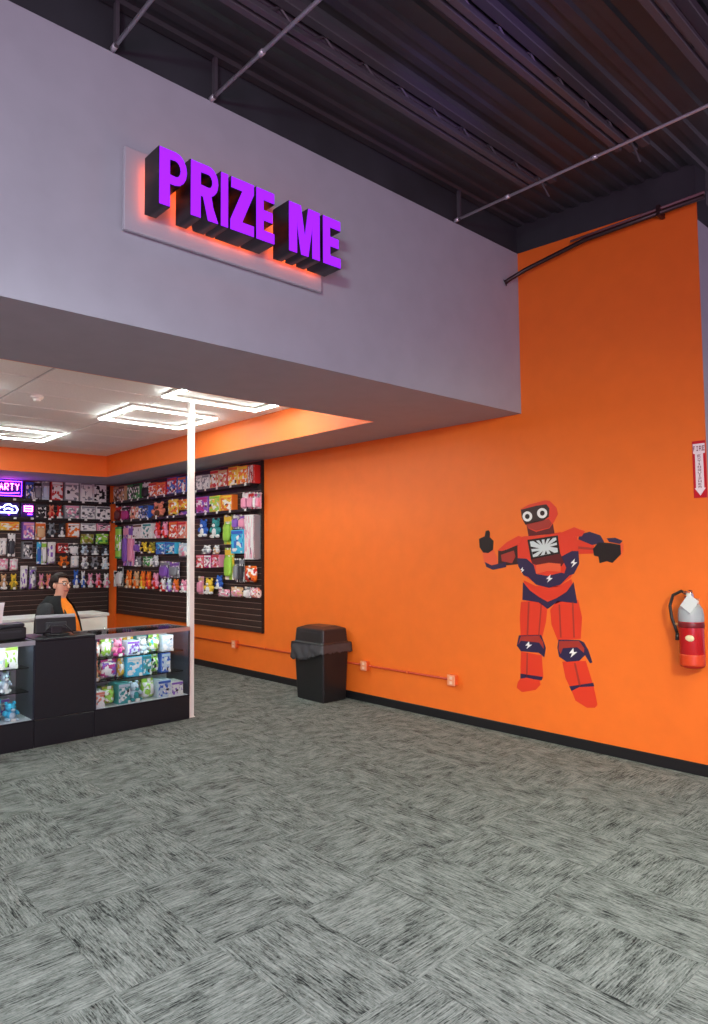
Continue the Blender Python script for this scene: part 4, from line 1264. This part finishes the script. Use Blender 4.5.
pel = nd(0, 0, .74, .13, .16)
bel = nd(.02, 0, .86, .13, .15, pel)
che = nd(.01, 0, .99, .11, .13, bel)
nkb = nd(.0, 0, 1.11, .055, .06, che)
nk = nd(.025, 0, 1.175, .048, .048, nkb)
jaw = nd(.055, 0, 1.225, .062, .056, nk)
cra = nd(.045, 0, 1.295, .085, .072, jaw)
crt = nd(.035, 0, 1.365, .066, .058, cra)
for s in (-1, 1):
    hp = nd(.06, s * .09, .71, .085, None, pel)
    kn = nd(.42, s * .11, .68, .065, None, hp)
    an = nd(.34, s * .11, .26, .042, None, kn)
    hl = nd(.34, s * .11, .22, .04, None, an)
    to = nd(.50, s * .12, .20, .032, None, hl)
    sh = nd(.0, s * .150, 1.065, .045, None, nkb)
    el = nd(-.0, s * .255, .86, .042, None, sh)
    wr = nd(.20, s * .17, .80, .030, None, el)
    pm = nd(.265, s * .155, .795, .034, .022, wr)
    for k in range(4):
        f1 = nd(.315, s * (.125 + k * .020), .79, .0095, None, pm)
        f2 = nd(.345 - abs(k - 1.4) * .006, s * (.122 + k * .021), .775, .0085, None, f1)
        nd(.362 - abs(k - 1.4) * .010, s * (.122 + k * .021), .755, .008, None, f2)
    t1 = nd(.265, s * .115, .80, .011, None, pm)
    nd(.305, s * .100, .795, .009, None, t1)
skin_mesh('body', N, E, M_SKIN, person)

# shirt: closed rings round the torso
def rings(bm, rows, a0, a1, n):
    """rows: (cx, z, rx front-back, ry side); arc from a0 to a1 degrees, 0 = front"""
    R = []
    for cx, z, rx, ry in rows:
        R.append([bm.verts.new((cx + rx * math.cos(math.radians(a0 + (a1 - a0) * k / n)), ry * math.sin(math.radians(a0 + (a1 - a0) * k / n)), z)) for k in range(n + 1)])
    for A, B in zip(R, R[1:]):
        for k in range(n):
            bm.faces.new((A[k], A[k + 1], B[k + 1], B[k]))


SH = [(.02, .66, .165, .185), (.03, .74, .175, .19), (.04, .85, .18, .18), (.03, .95, .165, .178), (.02, 1.03, .14, .178), (.01, 1.10, .115, .16), (.012, 1.145, .080, .098), (.02, 1.17, .064, .066)]
bm = bmesh.new()
rings(bm, SH, 0, 360, 28)
bmesh.ops.remove_doubles(bm, verts=bm.verts, dist=1e-4)
from_bm('shirt', bm, M_SHIRT, person, True)
bm = bmesh.new()
JK = [(cx - .012, z, rx + .030, ry + .040) for cx, z, rx, ry in SH[:-1]] + [(.004, 1.195, .085, .082)]
rings(bm, JK, 40, 320, 26)
bmesh.ops.solidify(bm, geom=bm.faces[:], thickness=0.008)
from_bm('jacket', bm, M_JACKET, person, True)
for s in (-1, 1):
    skin_mesh('sleeve', [(-.01, s * .12, 1.095, .085), (-.01, s * .185, 1.07, .088), (-.0, s * .245, .955, .078), (-.0, s * .262, .86, .070), (.10, s * .20, .83, .052), (.17, s * .178, .808, .044)],
              [(0, 1), (1, 2), (2, 3), (3, 4), (4, 5)], M_JACKET, person, sub=1)
    tube('lapel', [(.155, s * .112, .92), (.135, s * .10, 1.02), (.085, s * .075, 1.10), (.05, s * .068, 1.15)], [.014, .016, .014, .01], M_JACKET, person)
    skin_mesh('trouser_leg', [(.0, s * .085, .72, .10), (.10, s * .095, .71, .098), (.40, s * .11, .685, .078), (.42, s * .11, .63, .074), (.35, s * .11, .30, .058)],
              [(0, 1), (1, 2), (2, 3), (3, 4)], M_TROUSER, person, sub=1)
    ball('shoe', (.43, s * .115, .20), .05, M_BLACKPL, person, 2.2, .95, .85)
    ball('eye', (.122, s * .030, 1.302), .011, mat('eye_white', (235, 232, 228), 0.3), person)
    ball('pupil', (.1305, s * .031, 1.302), .0055, M_BLACKPL, person)
    tube('eyebrow', [(.126, s * .014, 1.322), (.127, s * .032, 1.327), (.115, s * .05, 1.320)], .0035, M_HAIR, person, 6)
    ball('ear', (.04, s * .072, 1.285), .022, M_SKIN, person, .7, .4, 1.2)
    tube('glasses_rim', [(.134, s * .033 + .024 * math.cos(k * math.pi / 6), 1.302 + .019 * math.sin(k * math.pi / 6)) for k in range(12)], .0022, M_BLACKPL, person, 5, True)
    tube('glasses_temple', [(.132, s * .057, 1.304), (.05, s * .076, 1.305)], .0022, M_BLACKPL, person, 5)
bm = bmesh.new()
add_tube(bm, [(.118, 0, 1.306), (.136, 0, 1.286), (.146, 0, 1.270), (.132, 0, 1.262)], [.007, .010, .013, .009], 8)
from_bm('nose', bm, M_SKIN, person, True)
tube('mouth', [(.108, -.026, 1.238), (.124, -.012, 1.2365), (.127, 0, 1.2355), (.124, .012, 1.2365), (.108, .026, 1.238)], [.003, .0055, .006, .0055, .003], mat('lips', (176, 92, 88), 0.45), person, 6)
# hair: cap swept back into a bun
bm = bmesh.new()
add_ball(bm, (.026, 0, 1.312), .1, .98, .84, .93, 20, 14)
for v in list(bm.verts):
    x, z = v.co.x, v.co.z
    if (x > .045 and z < 1.352 - (x - .115) * .35 and x > .085) or z < 1.21 or (x > .05 and z < 1.31):
        bm.verts.remove(v)
bmesh.ops.solidify(bm, geom=bm.faces[:], thickness=0.012)
from_bm('hair', bm, M_HAIR, person, True)
ball('hair_bun', (-.078, 0, 1.30), .034, M_HAIR, person, .8, 1, 1)

# the head is turned a little towards the hall
HR = Matrix.Rotation(math.radians(-26), 3, 'Z')
HC = Vector((.045, 0, 0))
for o in person.children:
    if o.name.split('.')[0] in ('eye', 'pupil', 'eyebrow', 'ear', 'glasses_rim', 'glasses_temple', 'nose', 'mouth', 'hair', 'hair_bun'):
        o.rotation_euler = (0, 0, math.radians(-26))
        o.location = HC - HR @ HC

# ================================================================== WALL FITTINGS AND BIN
M_ORPL = mat('orange_painted_metal', (226, 92, 36), 0.45)
cd = thing('wall_conduit', 'thin orange painted conduit along the foot of the orange wall', 'conduit', (W, 6.5, 0.395))
tube('conduit', [(-0.014, 2.6, -0.005), (-0.014, -2.25, -0.005)], 0.010, mat('orange_red_conduit', (196, 66, 30), 0.45), cd)
for yy in (2.0, 0.75, -0.5, -1.7):
    box('strap', -0.026, -0.0005, yy - 0.008, yy + 0.008, -0.02, 0.01, M_ORPL, cd)
for yy, lab in ((4.206, 'right end of the orange wall conduit'), (5.40, 'conduit just right of the black bin'), (6.62, 'conduit just left of the black bin'), (7.916, 'conduit under the right slatwall')):
    t = thing('outlet_box', 'orange socket box on the ' + lab, 'outlet', (W, yy, 0.39), group='socket boxes on the wall conduit')
    box('body', -0.055, -0.0005, -0.042, 0.042, -0.046, 0.046, M_ORPL, t, 0.006)
    pl = box('cover_plate', -0.060, -0.0552, -0.046, 0.046, -0.05, 0.05, mat('salmon_cover', (238, 150, 110), 0.35), t, 0.002)
    for dz in (-0.022, 0.022):
        box('socket', -0.0625, -0.0602, -0.016, 0.016, dz - 0.014, dz + 0.014, mat('socket_cream', (244, 196, 168), 0.4), pl, 0.001)

# ---- black litter bin
bn = thing('litter_bin', 'black plastic litter bin with hanging bag against the orange wall', 'bin', (4.945, 5.90, 0))


def loop_rect(bm, hx, hy, z, r=0.03, n=4, dx=0.0):
    vs = []
    for cx, cy, a0 in ((hx - r, hy - r, 0), (-hx + r, hy - r, 90), (-hx + r, -hy + r, 180), (hx - r, -hy + r, 270)):
        for k in range(n + 1):
            a = math.radians(a0 + 90 * k / n)
            vs.append(bm.verts.new((dx + cx + r * math.cos(a), cy + r * math.sin(a), z)))
    return vs


def loft(bm, loops, cap0=True, cap1=True):
    for A, B in zip(loops, loops[1:]):
        n = len(A)
        for k in range(n):
            bm.faces.new((A[k], A[(k + 1) % n], B[(k + 1) % n], B[k]))
    if cap0:
        bm.faces.new(loops[0][::-1])
    if cap1:
        bm.faces.new(loops[-1])


bm = bmesh.new()
loft(bm, [loop_rect(bm, .155, .215, 0, .02), loop_rect(bm, .165, .225, .01, .02), loop_rect(bm, .185, .25, .56, .025), loop_rect(bm, .195, .26, .575, .025), loop_rect(bm, .195, .26, .60, .025)])
from_bm('body', bm, M_BLACKPL, bn)
bm = bmesh.new()
loft(bm, [loop_rect(bm, .199, .264, .585, .025), loop_rect(bm, .199, .264, .615, .025), loop_rect(bm, .182, .245, .635, .025), loop_rect(bm, .172, .235, .765, .025), loop_rect(bm, .16, .222, .775, .02), loop_rect(bm, .09, .15, .80, .02)])
lid = from_bm('lid', bm, mat('bin_lid_plastic', (34, 33, 36), 0.35), bn)
bm = bmesh.new()
loft(bm, [loop_rect(bm, .002, .15, .655, .001, 1, -.176), loop_rect(bm, .002, .15, .745, .001, 1, -.172)])
from_bm('swing_flap', bm, mat('dark_grey_plastic', (44, 46, 50), 0.35), lid)
# bag hanging over the rim, longer and crumpled on the near left side
bm = bmesh.new()
rr = random.Random(3)
nb = 96
cols = []
for k in range(nb):
    a = 2 * math.pi * k / nb
    c, s = math.cos(a), math.sin(a)
    q = 1 / max(abs(c) / .203, abs(s) / .268)
    bx, by = c * q, s * q
    front = bx < -.19                       # the side facing the hall, where the bag hangs lowest
    drop = (.125 + .045 * math.sin(by * 7 + .6) if front else .085) + rr.uniform(-.010, .010)
    wob = (.010 if front else .006) * (0.5 + 0.5 * math.sin(k * .62 + math.sin(k * .23) * 2))
    col_ = []
    for j in range(7):
        f = j / 6
        push = 0.003 + wob * (0.4 + f * 1.6) + (.012 if front else .004) * abs(math.sin(f * 3.2 - k * .33)) * min(1, f * 2)
        col_.append(bm.verts.new((bx + c * push * 1.2 + 0.0, by + s * push * 1.2, .622 - drop * f * 1.15)))
    cols.append(col_)
for k in range(nb):
    A, B = cols[k], cols[(k + 1) % nb]
    for j in range(6):
        bm.faces.new((A[j], B[j], B[j + 1], A[j + 1]))
bmesh.ops.solidify(bm, geom=bm.faces[:], thickness=0.0015)
from_bm('bin_bag', bm, mat('shiny_black_bag', (92, 92, 97), 0.16, spec=1.0), bn, True)

# ---- fire extinguisher
M_FRED = mat('extinguisher_red', (176, 18, 22), 0.25, coat=0.4)
fe = thing('fire_extinguisher', 'red fire extinguisher with silver band hanging on the orange wall', 'extinguisher', (W - 0.098, 1.992, 0.765))
cyl = lathe('cylinder', [(0.055, 0.0), (0.078, 0.012), (0.083, 0.03), (0.083, 0.37), (0.078, 0.41), (0.055, 0.445), (0.028, 0.46), (0.024, 0.48)], M_FRED, fe, 24)
lathe('instruction_label', [(0.0838, 0.325), (0.0842, 0.33), (0.0842, 0.372), (0.0792, 0.412), (0.0565, 0.447)], mat('grey_label', (158, 164, 170), 0.4), cyl, 24)
lathe('lower_band', [(0.0836, 0.02), (0.0838, 0.03), (0.0838, 0.09), (0.0836, 0.10)], mat('orange_red_band', (206, 62, 24), 0.35), cyl, 24)
lathe('bracket_band', [(0.0842, 0.285), (0.0856, 0.29), (0.0856, 0.315), (0.0842, 0.32)], mat('maroon_band', (110, 16, 22), 0.4), fe, 24)
lathe('valve', [(0.022, 0.475), (0.026, 0.485), (0.026, 0.51), (0.018, 0.525), (0.014, 0.545)], M_CHROME, fe, 14)
box('lever', -0.085, 0.02, -0.012, 0.012, 0.525, 0.540, M_CHROME, fe, 0.003)
box('carry_handle', -0.090, 0.02, -0.010, 0.010, 0.492, 0.504, M_CHROME, fe, 0.003)
ball('gauge', (-0.03, -0.0, 0.515), 0.018, mat('gauge_face', (214, 210, 196), 0.3), fe, .5, 1, 1)
tube('hose', [(0.0, 0.02, 0.515), (0.0, 0.06, 0.535), (-0.01, 0.115, 0.505), (-0.02, 0.135, 0.43), (-0.02, 0.125, 0.345), (-0.02, 0.105, 0.285), (-0.02, 0.092, 0.24)], [.011] * 7, M_BLACKPL, fe, 8)
tube('nozzle', [(-0.02, 0.092, 0.24), (-0.02, 0.09, 0.19)], [.010, .016], M_BLACKPL, fe, 10)
tube('hose_clip', [(-0.02, 0.118, 0.30), (-0.012, 0.075, 0.30)], .009, mat('tan_clip', (212, 150, 96), 0.4), fe)
bm = bmesh.new()
add_box(bm, -0.003, 0.003, -0.04, 0.045, -0.055, 0.055, 0.001)
bmesh.ops.transform(bm, matrix=Matrix.Translation((-0.100, -0.035, 0.455)) @ Matrix.Rotation(math.radians(38), 4, 'X') @ Matrix.Rotation(math.radians(-10), 4, 'Y'), verts=bm.verts)
from_bm('inspection_tag', bm, mat('tag_card', (222, 228, 230), 0.6), fe)
bm = bmesh.new()
add_ball(bm, (-0.081, -0.018, 0.215), 0.03, .22, 1.05, .75)
from_bm('round_sticker', bm, mat('cream_sticker', (226, 212, 168), 0.4), fe, True)
box('wall_bracket', 0.06, 0.0975, -0.025, 0.025, 0.18, 0.48, M_ALU, fe)

# ---- fire extinguisher arrow sign
fs = thing('wall_sign', 'red and white FIRE EXTINGUISHER arrow sign above the extinguisher', 'sign', (W, 1.931, 2.17))
toW = lambda u, v, d: (-d, u, v)       # u to the far side (+y), v up
prism('panel', [(-0.0455, -0.205), (0.0455, -0.205), (0.0455, 0.205), (-0.0455, 0.205)], 0.003, toW, mat('sign_red', (196, 16, 36), 0.35), fs)
arrow = prism('arrow', [(0.041, 0.185), (-0.041, 0.185), (-0.041, 0.115), (-0.028, 0.112), (-0.028, -0.135), (-0.038, -0.135), (0.0, -0.190), (0.038, -0.135), (0.028, -0.135), (0.028, 0.112), (0.041, 0.115)], 0.0036, toW, mat('sign_white', (238, 224, 232), 0.4), fs)
M_INK = mat('sign_ink', (120, 40, 70), 0.5)
FONT5 = {'F': '11110 10000 11100 10000 10000', 'I': '01110 00100 00100 00100 01110', 'R': '11110 10001 11110 10010 10001', 'E': '11111 10000 11110 10000 11111', 'X': '10001 01010 00100 01010 10001', 'T': '11111 00100 00100 00100 00100', 'N': '10001 11001 10101 10011 10001', 'G': '01111 10000 10111 10001 01111', 'U': '10001 10001 10001 10001 01110', 'S': '01111 10000 01110 00001 11110', 'H': '10001 10001 11111 10001 10001'}


def glyph(ch, cu, cv, w, h, parent):
    bm = bmesh.new()
    rows_ = FONT5[ch].split()
    for r_, row_ in enumerate(rows_):
        c_ = 0
        while c_ < 5:
            if row_[c_] == '1':
                e_ = c_
                while e_ + 1 < 5 and row_[e_ + 1] == '1':
                    e_ += 1
                u0 = cu + w / 2 - c_ * w / 5
                u1 = cu + w / 2 - (e_ + 1) * w / 5
                v1 = cv + h / 2 - r_ * h / 5
                add_box(bm, -0.0042, -0.0036, u1, u0, v1 - h / 5, v1)
                c_ = e_ + 1
            else:
                c_ += 1
    return from_bm('lettering', bm, M_INK, parent)


for k, ch in enumerate('FIRE'):
    glyph(ch, 0.031 - k * 0.0205, 0.150, 0.016, 0.036, fs)
for k, ch in enumerate('EXTINGUISHER'):
    glyph(ch, 0.0, 0.098 - k * 0.0205, 0.022, 0.0155, fs)
